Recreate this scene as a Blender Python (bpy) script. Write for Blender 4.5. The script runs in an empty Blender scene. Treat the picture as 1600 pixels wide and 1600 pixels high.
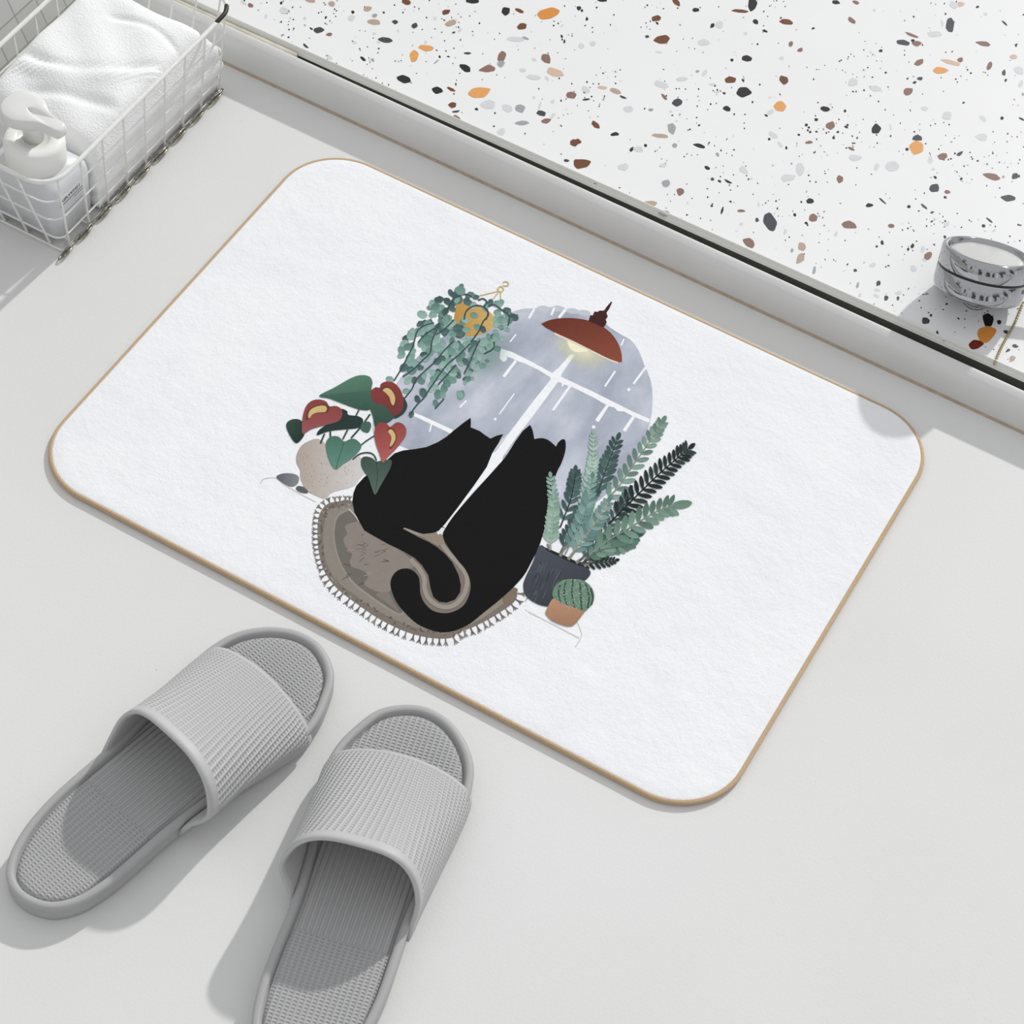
import bpy, bmesh, math, random
from mathutils import Vector, Matrix
from mathutils.geometry import tessellate_polygon
random.seed(7)
S = bpy.context.scene
COL = S.collection
PI = math.pi

# ------------------------------------------------------------------ camera
F = 3700.0
R = Matrix(((0.86727512, 0.49211129, 0.07523519),
            (0.43445341, -0.67438462, -0.59703905),
            (-0.2430722, 0.5504833, -0.79867643)))
RT = R.transposed()
EYE = Vector((0.80018848, -0.85349627, 1.49164646))
cam = bpy.data.cameras.new('camera')
cam.sensor_width = 36
cam.lens = F / 1600 * 36
cam.clip_start = .05
co = bpy.data.objects.new('camera', cam)
COL.objects.link(co)
m = Matrix.Identity(4)
for i in range(3):
    m[i][0] = R[0][i]; m[i][1] = -R[1][i]; m[i][2] = -R[2][i]; m[i][3] = EYE[i]
co.matrix_world = m
S.camera = co

def at(u, v, z=0.0):
    """point of the real surface at height z seen at a spot of the photograph"""
    d = RT @ Vector(((u - 800) / F, (v - 800) / F, 1))
    return EYE + d * ((z - EYE.z) / d.z)

# ------------------------------------------------------------------ colour, material
def lin(c):
    c = c / 255.0
    return c / 12.92 if c <= .04045 else ((c + .055) / 1.055) ** 2.4
def rgb(t, a=1.0):
    return (lin(t[0]), lin(t[1]), lin(t[2]), a)

class NT:
    def __init__(s, name):
        s.m = bpy.data.materials.new(name); s.m.use_nodes = True
        s.t = s.m.node_tree; s.b = s.t.nodes['Principled BSDF']
        s.out = s.t.nodes['Material Output']
    def n(s, typ, **kw):
        x = s.t.nodes.new(typ)
        for k, v in kw.items():
            if k in x.bl_rna.properties: setattr(x, k, v)
            else: x.inputs[k].default_value = v
        return x
    def l(s, a, b): s.t.links.new(a, b)
    def math(s, op, a, b=None, c=None):
        x = s.t.nodes.new('ShaderNodeMath'); x.operation = op
        for i, q in enumerate((a, b, c)):
            if q is None: continue
            if isinstance(q, (int, float)): x.inputs[i].default_value = q
            else: s.l(q, x.inputs[i])
        return x.outputs[0]
    def bump(s, h, dist, strength=1.0, prev=None):
        x = s.n('ShaderNodeBump'); x.inputs['Distance'].default_value = dist
        x.inputs['Strength'].default_value = strength
        s.l(h, x.inputs['Height'])
        if prev is not None: s.l(prev, x.inputs['Normal'])
        return x.outputs['Normal']
    def noise(s, scale, detail=3, rough=.5, coord='Object', vec=None):
        x = s.n('ShaderNodeTexNoise'); x.inputs['Scale'].default_value = scale
        x.inputs['Detail'].default_value = detail; x.inputs['Roughness'].default_value = rough
        if vec is None:
            tc = s.n('ShaderNodeTexCoord'); vec = tc.outputs[coord]
        s.l(vec, x.inputs['Vector'])
        return x.outputs['Fac']
    def ramp(s, fac, stops):
        x = s.n('ShaderNodeValToRGB'); e = x.color_ramp.elements
        while len(e) < len(stops): e.new(.5)
        for q, (p, c) in zip(e, stops): q.position = p; q.color = c
        s.l(fac, x.inputs[0]); return x.outputs['Color']

def plain(name, c, rough=.5, metal=0.0, spec=.5, mott=0.0, nscale=60, bump=0.0, bscale=200, **kw):
    a = NT(name)
    a.b.inputs['Roughness'].default_value = rough
    a.b.inputs['Metallic'].default_value = metal
    a.b.inputs['Specular IOR Level'].default_value = spec
    for k, v in kw.items(): a.b.inputs[k.replace('_', ' ')].default_value = v
    if mott:
        c1 = tuple(max(0, x * (1 - mott)) for x in c[:3]) + (1,); c2 = tuple(min(1, x * (1 + mott)) for x in c[:3]) + (1,)
        a.l(a.ramp(a.noise(nscale), [(.3, c1), (.7, c2)]), a.b.inputs['Base Color'])
    else: a.b.inputs['Base Color'].default_value = c
    if bump: a.l(a.bump(a.noise(bscale, 4), bump), a.b.inputs['Normal'])
    return a.m

def attr_mat(name, rough=.9, bump=None, mott=.06, mscale=160, cut=.0, bscale=900, alpha=True, spec=.2):
    a = NT(name)
    at_ = a.n('ShaderNodeAttribute'); at_.attribute_name = 'Col'
    n = a.noise(mscale, 4, .6)
    f = a.math('MULTIPLY_ADD', n, 2 * mott, 1 - mott)
    x = a.n('ShaderNodeVectorMath'); x.operation = 'SCALE'
    a.l(at_.outputs['Color'], x.inputs[0]); a.l(f, x.inputs['Scale'])
    a.l(x.outputs[0], a.b.inputs['Base Color'])
    a.b.inputs['Roughness'].default_value = rough
    a.b.inputs['Specular IOR Level'].default_value = spec
    if alpha: a.l(at_.outputs['Alpha'], a.b.inputs['Alpha'])
    if bump:
        nb = a.bump(a.noise(bscale, 3, .7), bump)
        a.l(nb, a.b.inputs['Normal'])
    return a.m

# ------------------------------------------------------------------ objects
def tag(o, label=None, cat=None, group=None, kind=None):
    if label: o['label'] = label
    if cat: o['category'] = cat
    if group: o['group'] = group
    if kind: o['kind'] = kind
    return o
def thing(name, label, cat, loc=(0, 0, 0), rz=0, group=None):
    o = bpy.data.objects.new(name, None); COL.objects.link(o)
    o.location = loc; o.rotation_euler = (0, 0, rz); o.empty_display_size = .02
    return tag(o, label, cat, group)
def obj(name, verts, faces, mats, parent=None, smooth=True, midx=None, world=False):
    me = bpy.data.meshes.new(name)
    if parent is not None and world:
        base = Vector(parent.location)
        inv = Matrix.Rotation(-parent.rotation_euler.z, 3, 'Z')
        verts = [inv @ (Vector(v) - base) for v in verts]
    me.from_pydata([tuple(v) for v in verts], [], faces)
    if not isinstance(mats, (list, tuple)): mats = [mats]
    for q in mats: me.materials.append(q)
    if midx: me.polygons.foreach_set('material_index', midx)
    me.polygons.foreach_set('use_smooth', [smooth] * len(me.polygons))
    me.update()
    o = bpy.data.objects.new(name, me); COL.objects.link(o)
    if parent is not None: o.parent = parent
    return o
def fixn(o):
    bm = bmesh.new(); bm.from_mesh(o.data); bmesh.ops.recalc_face_normals(bm, faces=bm.faces); bm.to_mesh(o.data); bm.free()
    return o

class MB:
    def __init__(s): s.v = []; s.f = []
    def grid(s, rows, closed_u=False, closed_v=False):
        b = len(s.v); nu = len(rows); nv = len(rows[0])
        for r in rows: s.v += [Vector(p) for p in r]
        for i in range(nu if closed_u else nu - 1):
            for j in range(nv if closed_v else nv - 1):
                i2 = (i + 1) % nu; j2 = (j + 1) % nv
                s.f.append((b + i * nv + j, b + i2 * nv + j, b + i2 * nv + j2, b + i * nv + j2))
        return b
    def tube(s, pts, r, n=8, closed=False, caps=True):
        pts = [Vector(p) for p in pts]; N = len(pts); rows = []
        up = None
        for i, p in enumerate(pts):
            if closed: t = pts[(i + 1) % N] - pts[i - 1]
            else: t = pts[min(i + 1, N - 1)] - pts[max(i - 1, 0)]
            t.normalize()
            if up is None:
                up = Vector((0, 0, 1)) if abs(t.z) < .9 else Vector((1, 0, 0))
            up = (up - t * up.dot(t)).normalized(); sd = t.cross(up)
            rr = r[i] if isinstance(r, (list, tuple)) else r
            rows.append([p + (up * math.cos(2 * PI * k / n) + sd * math.sin(2 * PI * k / n)) * rr for k in range(n)])
        b = s.grid(rows, closed_u=closed, closed_v=True)
        if caps and not closed:
            s.f.append(tuple(range(b + n - 1, b - 1, -1))); e = b + (N - 1) * n; s.f.append(tuple(range(e, e + n)))
    def lathe(s, prof, c=(0, 0, 0), n=64, M=None, sx=1, sy=1):
        rows = []
        for r, z in prof:
            row = []
            for k in range(n):
                p = Vector((r * math.cos(2 * PI * k / n) * sx, r * math.sin(2 * PI * k / n) * sy, z))
                if M: p = M @ p
                row.append(p + Vector(c))
            rows.append(row)
        b = s.grid(rows, closed_v=True)
        s.f.append(tuple(range(b + n - 1, b - 1, -1))); e = b + (len(prof) - 1) * n; s.f.append(tuple(range(e, e + n)))
    def build(s, name, mat, parent=None, smooth=True, world=True):
        return fixn(obj(name, s.v, s.f, mat, parent, smooth, world=world))

def cr(pts, n=6, closed=True):
    """smooth curve through 2-D or 3-D points"""
    P = [Vector(p) for p in pts]; N = len(P); out = []
    rng = range(N) if closed else range(N - 1)
    for i in rng:
        if closed: a, b, c, d = P[i - 1], P[i], P[(i + 1) % N], P[(i + 2) % N]
        else: a, b, c, d = P[max(i - 1, 0)], P[i], P[i + 1], P[min(i + 2, N - 1)]
        for k in range(n):
            t = k / n
            out.append(.5 * ((2 * b) + (c - a) * t + (2 * a - 5 * b + 4 * c - d) * t * t + (3 * b - a - 3 * c + d) * t ** 3))
    if not closed: out.append(P[-1])
    return out
def rrect(x0, x1, y0, y1, r, n=10):
    out = []
    for cx, cy, a0 in ((x1 - r, y1 - r, 0), (x0 + r, y1 - r, 90), (x0 + r, y0 + r, 180), (x1 - r, y0 + r, 270)):
        for k in range(n + 1):
            a = math.radians(a0 + 90 * k / n); out.append(Vector((cx + r * math.cos(a), cy + r * math.sin(a))))
    return out
def sm(x, a, b):
    t = min(1, max(0, (x - a) / (b - a))); return t * t * (3 - 2 * t)

class Flat:
    """flat coloured shapes lying in one plane (a print, inlaid chips)"""
    def __init__(s, z, step=.00003, desat=0.0): s.v = []; s.f = []; s.c = []; s.z = z; s.step = step; s.reg = {}; s.desat = desat
    def lift(s, layer, q):
        # overlapping shapes of one layer are told apart by a hair's breadth so no two faces coincide
        bx = (min(p.x for p in q), max(p.x for p in q), min(p.y for p in q), max(p.y for p in q))
        L = s.reg.setdefault(layer, [])
        used = {k for k, b in L if b[0] < bx[1] and bx[0] < b[1] and b[2] < bx[3] and bx[2] < b[3]}
        k = max(used) + 1 if used else 0
        if k > 34:
            free = [x for x in range(35) if x not in used]; k = free[-1] if free else 34
        L.append((k, bx)); return s.z + s.step * layer + k * s.step / 36
    def tone(s, c):
        g = .3 * c[0] + .59 * c[1] + .11 * c[2]; return tuple(q + (g - q) * s.desat for q in c)
    def poly(s, pts, col, layer, col2=None, d=(0, 1), alpha=1, alpha2=None):
        # pts are photo spots; colour runs col -> col2 along d
        P = [at(p[0], p[1], s.z) for p in pts]
        z = s.lift(layer, P); b = len(s.v); col = s.tone(col); col2 = s.tone(col2) if col2 else None
        q = [p[0] * d[0] + p[1] * d[1] for p in pts]; lo, hi = min(q), max(q)
        cs = []
        for t in q:
            t = (t - lo) / (hi - lo + 1e-9)
            c2 = col2 or col; a2 = alpha if alpha2 is None else alpha2
            cs.append(tuple(lin(col[k] * (1 - t) + c2[k] * t) for k in range(3)) + (alpha * (1 - t) + a2 * t,))
        tris = tessellate_polygon([[Vector((p.x, p.y, 0)) for p in P]])
        s.v += [Vector((p.x, p.y, z)) for p in P]
        for t in tris:
            a, bb, c = (P[i] for i in t)
            if (bb - a).cross(c - a).z < 0: t = (t[0], t[2], t[1])
            s.f.append(tuple(b + i for i in t)); s.c.append([cs[i] for i in t])
    def curve(s, pts, *a, n=5, **k): s.poly([tuple(p) for p in cr(pts, n)], *a, **k)
    def line(s, pts, w, col, layer, w2=None, smooth=True, **k):
        P = cr([Vector(p).to_2d() if len(p) > 2 else Vector(p) for p in pts], 5, False) if smooth and len(pts) > 2 else [Vector(p) for p in pts]
        L, Rr = [], []
        N = len(P)
        for i, p in enumerate(P):
            t = (P[min(i + 1, N - 1)] - P[max(i - 1, 0)]).normalized(); nn = Vector((-t.y, t.x))
            ww = (w + ((w2 if w2 is not None else w) - w) * i / (N - 1)) / 2
            L.append(p + nn * ww); Rr.append(p - nn * ww)
        s.poly([tuple(p) for p in L + Rr[::-1]], col, layer, **k)
    def leaf(s, p, ang, ln, wd, col, layer, col2=None, blunt=.55):
        c, sn = math.cos(ang), math.sin(ang); pts = []
        for t, w in ((0, 0), (.12, .55), (.35, .95), (blunt, 1), (.82, .75), (.95, .38), (1, 0), (.95, -.38), (.82, -.75), (blunt, -1), (.35, -.95), (.12, -.55)):
            x = t * ln; y = w * wd / 2
            pts.append((p[0] + x * c - y * sn, p[1] + x * sn + y * c))
        s.poly(pts, col, layer, col2)
    def glow(s, c, rx, ry, ang, col, layer, a=.8, rings=5, n=28):
        # soft printed spot: rings of falling opacity
        z = s.z + s.step * layer; b = len(s.v); ca, sa = math.cos(ang), math.sin(ang)
        al = []
        for i in range(rings + 1):
            t = i / rings
            for k in range(n):
                th = 2 * PI * k / n; x = rx * t * math.cos(th); y = ry * t * math.sin(th)
                p = at(c[0] + x * ca - y * sa, c[1] + x * sa + y * ca, s.z); s.v.append(Vector((p.x, p.y, z)))
                al.append(a * (1 - sm(t, 0, 1)))
        cc = tuple(lin(q) for q in col)
        for i in range(rings):
            for k in range(n):
                k2 = (k + 1) % n; f = (i * n + k, i * n + k2, (i + 1) * n + k2, (i + 1) * n + k)
                s.f.append(tuple(b + q for q in f)); s.c.append([cc + (al[q],) for q in f])
    def build(s, name, mats, parent=None, extra=None):
        nf = len(s.f); v = list(s.v); f = list(s.f); mi = [0] * nf
        if extra:
            ev, ef = extra; b = len(v); v += ev; f += [tuple(b + i for i in q) for q in ef]; mi += [1] * len(ef)
        o = obj(name, v, f, mats, parent, smooth=False, midx=mi, world=True)
        ca = o.data.color_attributes.new('Col', 'FLOAT_COLOR', 'CORNER')
        flat = []
        for cs in s.c:
            for c in cs: flat += c
        flat += [1.0] * (len(ca.data) * 4 - len(flat))
        ca.data.foreach_set('color', flat)
        return o

# ------------------------------------------------------------------ materials
def floor_mat():
    a = NT('floor_resin')
    c = a.ramp(a.noise(3, 3), [(.3, rgb((216, 216, 214))), (.7, rgb((221, 221, 220)))])
    v = a.n('ShaderNodeTexVoronoi'); v.inputs['Scale'].default_value = 22
    tc = a.n('ShaderNodeTexCoord'); a.l(tc.outputs['Object'], v.inputs['Vector'])
    mk = a.math('LESS_THAN', v.outputs['Distance'], .012)
    mx = a.n('ShaderNodeMix', data_type='RGBA'); a.l(a.math('MULTIPLY', mk, .45), mx.inputs[0]); a.l(c, mx.inputs[6]); mx.inputs[7].default_value = rgb((150, 150, 148))
    a.l(mx.outputs[2], a.b.inputs['Base Color'])
    a.b.inputs['Roughness'].default_value = .55; a.b.inputs['Specular IOR Level'].default_value = .25
    a.l(a.bump(a.noise(400, 3), .00012), a.b.inputs['Normal'])
    return a.m
M_floor = floor_mat()
M_curb = plain('curb_stone', rgb((214, 214, 212)), .35, spec=.4, mott=.02, nscale=15)
M_caulk = plain('brown_caulk', rgb((176, 160, 142)), .8, mott=.12, nscale=120)
M_seal = plain('beige_sealant', rgb((196, 192, 176)), .7, mott=.14, nscale=70, bump=.0004, bscale=300)
M_gap = plain('gap_darkness', rgb((50, 50, 44)), .7, mott=.2)  # darkness of the open gap put into the colour, lip's front face included
M_lip = plain('lip_metal', rgb((226, 226, 220)), .4, metal=.0)
M_terr = plain('terrazzo_ground', rgb((233, 233, 233)), .35, spec=.3, mott=.012, nscale=12)
M_chip = attr_mat('terrazzo_chips', .4, mott=.1, mscale=300, alpha=False, spec=.3)
M_print = attr_mat('mat_print', .95, bump=.00035, mott=.09, mscale=260, bscale=1500)

def mat_fabric():
    a = NT('white_flannel')
    a.l(a.ramp(a.noise(10, 4), [(.3, rgb((243, 244, 247))), (.7, rgb((248, 249, 251)))]), a.b.inputs['Base Color'])
    a.b.inputs['Roughness'].default_value = 1; a.b.inputs['Specular IOR Level'].default_value = .1
    a.b.inputs['Sheen Weight'].default_value = .15
    n1 = a.bump(a.noise(22, 5, .65), .003, .9)
    n2 = a.bump(a.noise(1300, 3, .7), .0005, 1, n1)
    a.l(n2, a.b.inputs['Normal']); return a.m
M_mat = mat_fabric()
def window_mat():
    a = NT('print_cloud_wash')
    tc = a.n('ShaderNodeTexCoord'); mp = a.n('ShaderNodeMapping'); mp.inputs['Scale'].default_value = (1, .55, 1)
    a.l(tc.outputs['Object'], mp.inputs['Vector'])
    n = a.noise(26, 5, .55, vec=mp.outputs[0])
    a.l(a.ramp(n, [(.28, rgb((152, 159, 174))), (.5, rgb((182, 187, 200))), (.72, rgb((212, 215, 226)))]), a.b.inputs['Base Color'])
    a.b.inputs['Roughness'].default_value = .95; a.b.inputs['Specular IOR Level'].default_value = .1
    a.l(a.bump(a.noise(1300, 3, .7), .0004), a.b.inputs['Normal']); return a.m
M_cloud = window_mat()
def piping_mat():
    a = NT('tan_overlock_thread')
    tc = a.n('ShaderNodeTexCoord'); w = a.n('ShaderNodeTexWave'); w.inputs['Scale'].default_value = 420
    w.bands_direction = 'DIAGONAL'; w.inputs['Distortion'].default_value = 2
    a.l(tc.outputs['Object'], w.inputs['Vector'])
    a.l(a.ramp(w.outputs['Fac'], [(.1, rgb((190, 154, 114))), (.6, rgb((222, 196, 162)))]), a.b.inputs['Base Color'])
    a.b.inputs['Roughness'].default_value = .7
    a.l(a.bump(w.outputs['Fac'], .0004), a.b.inputs['Normal']); return a.m
M_pipe = piping_mat()
def eva(name, c, kind):
    a = NT(name)
    a.b.inputs['Base Color'].default_value = c
    a.b.inputs['Roughness'].default_value = .5; a.b.inputs['Specular IOR Level'].default_value = .35
    if kind:
        uv = a.n('ShaderNodeUVMap'); uv.uv_map = 'UVMap'
        sp = a.n('ShaderNodeSeparateXYZ'); a.l(uv.outputs[0], sp.inputs[0])
        u, v = sp.outputs[0], sp.outputs[1]
        cu = a.math('COSINE', a.math('MULTIPLY', u, 2 * PI / .0042))
        stripe = a.math('POWER', a.math('MULTIPLY_ADD', cu, .5, .5), 1.5)
        anti = a.math('MULTIPLY_ADD', cu, -.5, .5)
        cv = a.math('MULTIPLY_ADD', a.math('COSINE', a.math('MULTIPLY', v, 2 * PI / .0026)), .5, .5)
        bead = a.math('MULTIPLY', anti, cv)
        bd = .0011 if kind == 'strap' else .0009
        if kind == 'bed':
            m1 = a.math('LESS_THAN', v, .088); m2 = a.math('GREATER_THAN', v, .178)
            mk = a.math('ADD', m1, m2)
            bead = a.math('MULTIPLY', bead, mk)
            ln = a.math('LESS_THAN', a.math('ABSOLUTE', a.math('SUBTRACT', v, .0885)), .0005)
            h = a.math('SUBTRACT', a.math('ADD', stripe, a.math('MULTIPLY', bead, .95)), a.math('MULTIPLY', ln, .6))
        else:
            h = a.math('ADD', stripe, a.math('MULTIPLY', bead, .65))
            on = a.math('GREATER_THAN', v, .0)
            h = a.math('MULTIPLY', h, on)
        h = a.math('MULTIPLY', h, 1.0)
        a.l(a.bump(h, bd, 1.0), a.b.inputs['Normal'])
    else:
        a.l(a.bump(a.noise(700, 2), .0001), a.b.inputs['Normal'])
    return a.m
GREY = rgb((170, 170, 170))
M_sole = eva('grey_foam_sole', GREY, None)
M_bed = eva('grey_foam_footbed', GREY, 'bed')
M_strap = eva('grey_foam_strap', rgb((186, 186, 186)), 'strap')
M_white = plain('white_enamel_wire', rgb((232, 232, 228)), .3, spec=.5, mott=.05, nscale=300)
M_chipd = plain('chipped_dark_wire', rgb((40, 38, 34)), .45, metal=.4)
M_rust = plain('tarnished_steel', rgb((150, 147, 132)), .25, metal=.9, mott=.6, nscale=400)
M_cap = plain('white_plastic', rgb((242, 242, 238)), .4, spec=.35)
M_frost = plain('frosted_plastic', rgb((236, 236, 234)), .35, Transmission_Weight=.12)
M_body = plain('milky_bottle', rgb((232, 233, 236)), .35, Transmission_Weight=.2)
M_ink = plain('dark_ink', rgb((60, 60, 62)), .6)
M_chrome = plain('chrome', rgb((172, 173, 176)), .07, metal=1.0)
M_dark = plain('dark_groove', rgb((20, 20, 20)), .4)
M_disc = plain('brushed_disc', rgb((222, 222, 220)), .22, metal=.85, bump=.0001, bscale=500)
M_brass = plain('aged_brass', rgb((176, 160, 120)), .3, metal=.9)
def towel_mat():
    a = NT('white_terry')
    a.b.inputs['Base Color'].default_value = rgb((243, 243, 243))
    a.b.inputs['Roughness'].default_value = 1; a.b.inputs['Specular IOR Level'].default_value = .1
    v = a.n('ShaderNodeTexVoronoi'); v.inputs['Scale'].default_value = 620
    tc = a.n('ShaderNodeTexCoord'); a.l(tc.outputs['Object'], v.inputs['Vector'])
    n1 = a.bump(v.outputs['Distance'], .0005, .8)
    n2 = a.bump(a.noise(45, 3, .5), .0016, .7, n1)
    a.l(n2, a.b.inputs['Normal']); return a.m
M_towel = towel_mat()
def tile_mat():
    a = NT('white_wall_tile')
    uv = a.n('ShaderNodeUVMap'); uv.uv_map = 'UVMap'
    b = a.n('ShaderNodeTexBrick'); b.offset = .0
    b.inputs['Scale'].default_value = 1; b.inputs['Mortar Size'].default_value = .0007
    b.inputs['Brick Width'].default_value = .0292; b.inputs['Row Height'].default_value = .0292
    b.inputs['Mortar Smooth'].default_value = .2
    b.inputs['Color1'].default_value = rgb((206, 207, 203)); b.inputs['Color2'].default_value = rgb((198, 199, 196)); b.inputs['Mortar'].default_value = rgb((168, 168, 160))
    a.l(uv.outputs[0], b.inputs['Vector']); a.l(b.outputs['Color'], a.b.inputs['Base Color'])
    a.b.inputs['Roughness'].default_value = .25
    a.l(a.bump(b.outputs['Fac'], -.0008), a.b.inputs['Normal']); return a.m
M_tile = tile_mat()

# ------------------------------------------------------------------ setting
fl = obj('floor', [(-.27, -1.4, 0), (2.0, -1.4, 0), (2.0, .481, 0), (-.27, .481, 0), (-.27, -1.4, -.02), (2.0, -1.4, -.02), (2.0, .481, -.02), (-.27, .481, -.02)],
         [(0, 1, 2, 3), (7, 6, 5, 4), (0, 4, 5, 1), (1, 5, 6, 2), (2, 6, 7, 3), (3, 7, 4, 0)], M_floor, smooth=False)
tag(fl, kind='structure')

def extrude_x(name, prof, x0, x1, mat, slope=0.0, kind='structure'):
    """profile of (y, z) points run along x; slope turns it slightly in plan"""
    mb = MB(); xs = [x0 + (x1 - x0) * k / 24 for k in range(25)]
    mb.grid([[Vector((x, y + slope * x, z)) for y, z in prof] for x in xs])
    n = len(prof); mb.f.append(tuple(range(n))); mb.f.append(tuple(range(24 * n + n - 1, 24 * n - 1, -1)))
    mb.grid([[mb.v[i * n + n - 1] for i in range(25)], [mb.v[i * n] for i in range(25)]])
    bm_o = mb.build(name, mat)
    return tag(bm_o, kind=kind)
prof = cr([(.4752, -.01), (.4752, .003), (.4757, .011), (.4768, .0190), (.4786, .0243), (.4815, .0276), (.4850, .0295), (.4880, .0305), (.4898, .0304), (.4905, .0290), (.4906, .020), (.4906, -.01)], 5, False)
curb = extrude_x('trim_1', prof, -.6, 1.9, M_curb)
curb_caulk = extrude_x('trim_2', [(.4734, 0), (.4738, .0006), (.4752, .0021), (.4775, .0022), (.4775, -.002)], -.6, 1.9, M_caulk)
gapo = extrude_x('trim_3', [(.4895, -.01), (.4895, .0200), (.4925, .0120), (.4968, .0130), (.4971, .0254), (.4988, .0256), (.4995, -.01)], -.062, 1.9, M_gap, .0085)
seal = extrude_x('trim_4', [(.4895, -.01), (.4895, .0286), (.4925, .0296), (.4965, .0292), (.4985, -.01)], -.6, -.060, M_seal, 0)
lip = extrude_x('trim_5', cr([(.4976, -.01), (.4977, .0225), (.4981, .0266), (.4993, .0288), (.5018, .0299), (.5022, -.01)], 4, False), -.6, 1.9, M_lip, .0085)

# sloping tiled wall on the left
ang = math.radians(67)
wv = []; x0 = -.262
for t, y in ((0, -1.4), (.5, -1.4), (.5, 1.2), (0, 1.2)):
    wv.append((x0 - t * math.cos(ang), y, t * math.sin(ang)))
wv += [(x - .03, y, z) for x, y, z in wv]
wl = obj('wall_left', wv, [(0, 3, 2, 1), (4, 5, 6, 7), (0, 1, 5, 4), (1, 2, 6, 5), (2, 3, 7, 6), (3, 0, 4, 7)], M_tile, smooth=False)
fixn(wl)
uvl = wl.data.uv_layers.new(name='UVMap')
for p in wl.data.polygons:
    for li in p.loop_indices:
        v = wl.data.vertices[wl.data.loops[li].vertex_index].co
        uvl.data[li].uv = (v.y - .0004 + .292, (x0 - v.x) / math.cos(ang) - .0213 + .0292)
tag(wl, kind='structure')

# ------------------------------------------------------------------ terrazzo slab with inlaid chips
Z_T = .030
tz = Flat(Z_T + .00002, .00004)
CC = {'B': (24, 24, 26), 'D': (62, 65, 70), 'G': (208, 209, 211), 'g': (158, 161, 164), 'N': (110, 64, 36), 'n': (136, 104, 92),
      'O': (222, 158, 92), 't': (208, 180, 158), 'K': (180, 158, 140), 'o': (214, 140, 62)}
def chip(x, y, a, b, deg, col, layer=2, jag=.22, n=None, round_=False):
    n = n or random.choice((5, 6, 6, 7)); th0 = random.random() * 6.28; c, s_ = math.cos(math.radians(deg)), math.sin(math.radians(deg)); pts = []
    for k in range(n):
        th = th0 + 2 * PI * k / n + random.uniform(-.18, .18); r = 1 + random.uniform(-jag, jag)
        u, v = 1.08 * a * r * math.cos(th), 1.08 * b * r * math.sin(th); pts.append((x + u * c - v * s_, y + u * s_ + v * c))
    col = CC[col] if isinstance(col, str) else col
    if a > 3:
        q = []
        for i_ in range(len(pts)):
            p0, p1, p2 = (Vector(pts[i_ - 1]), Vector(pts[i_]), Vector(pts[(i_ + 1) % len(pts)]))
            q += [tuple(p1.lerp(p0, .22)), tuple(p1.lerp(p0, .07).lerp(p2, .07)), tuple(p1.lerp(p2, .22))]
        pts = q
    tz.poly(pts, col, layer)
def edge_y(x): return 88 + (x - 476) * (590 - 88) / (1600 - 476)
def chips(ox, oy, s, rows):
    for x, y, a, b, d, c in rows: chip(ox + x * s, oy + y * s, a * s, b * s, d, c, 3, .25)
chips(300, 0, .375, [
 (245, 22, 16, 9, 30, 'n'), (380, 45, 20, 16, 0, 'G'), (492, 2, 22, 9, 10, 'K'), (582, 16, 17, 11, -10, 'K'), (732, 36, 16, 10, -25, 'K'), (762, 66, 14, 9, -30, 'g'),
 (756, 91, 26, 13, 5, 'K'), (527, 126, 23, 13, -5, 'D'), (573, 143, 13, 7, -10, 'n'), (895, 10, 20, 13, 15, 'N'), (847, 92, 12, 11, 0, 'D'), (927, 107, 12, 11, 0, 'D'),
 (806, 168, 31, 12, 12, 'D'), (980, 200, 32, 14, 5, 'O'), (926, 236, 17, 30, 8, 'O'), (1059, 50, 18, 12, 0, 'N'), (1078, 95, 22, 12, -15, 'K'), (1168, 5, 28, 12, 0, 'B'),
 (1306, 47, 22, 18, 0, 'B'), (1365, 45, 20, 7, 20, 'N'), (1482, 58, 43, 22, -8, 'o'), (1374, 110, 17, 15, 0, 'N'), (1350, 163, 36, 12, 0, 'G'), (1390, 160, 14, 6, 20, 'g'),
 (1290, 240, 18, 24, 10, 'n'), (1140, 283, 28, 16, 22, 'B'), (1232, 288, 32, 15, 0, 'n'), (1288, 266, 14, 14, 0, 'g'), (1476, 246, 22, 19, 0, 'n'), (1510, 302, 34, 18, 12, 't'),
 (1378, 292, 18, 10, 0, 'G'), (1422, 322, 27, 10, 6, 'G'), (880, 330, 29, 15, 8, 'B'), (1022, 376, 24, 17, 0, 'B'), (1080, 372, 19, 7, 20, 'N'), (1196, 386, 43, 21, -6, 'O'),
 (1087, 439, 17, 15, 0, 'N'), (1105, 490, 15, 7, 20, 'n'), (1230, 435, 30, 20, 0, 'G'), (1312, 450, 27, 15, 10, 'G'), (1366, 450, 20, 19, 0, 'g'), (1455, 472, 21, 13, 0, 'D'),
 (1374, 512, 28, 11, 0, 'g'), (1478, 503, 21, 10, -12, 'n'), (1290, 548, 20, 14, -20, 'G'), (1580, 397, 19, 13, 0, 'n'), (1590, 596, 15, 14, 0, 'N'), (474, 192, 14, 5, 42, 'D'), (712, 245, 15, 5, 42, 'B'),
 (1018, 258, 14, 3, -40, 'g'), (1145, 222, 16, 5, 0, 'D'), (1100, 465, 16, 5, -5, 'D'), (1185, 455, 8, 5, 0, 'B'), (760, 140, 8, 5, 0, 'G'), (665, 75, 14, 12, 0, 'G')])
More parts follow.
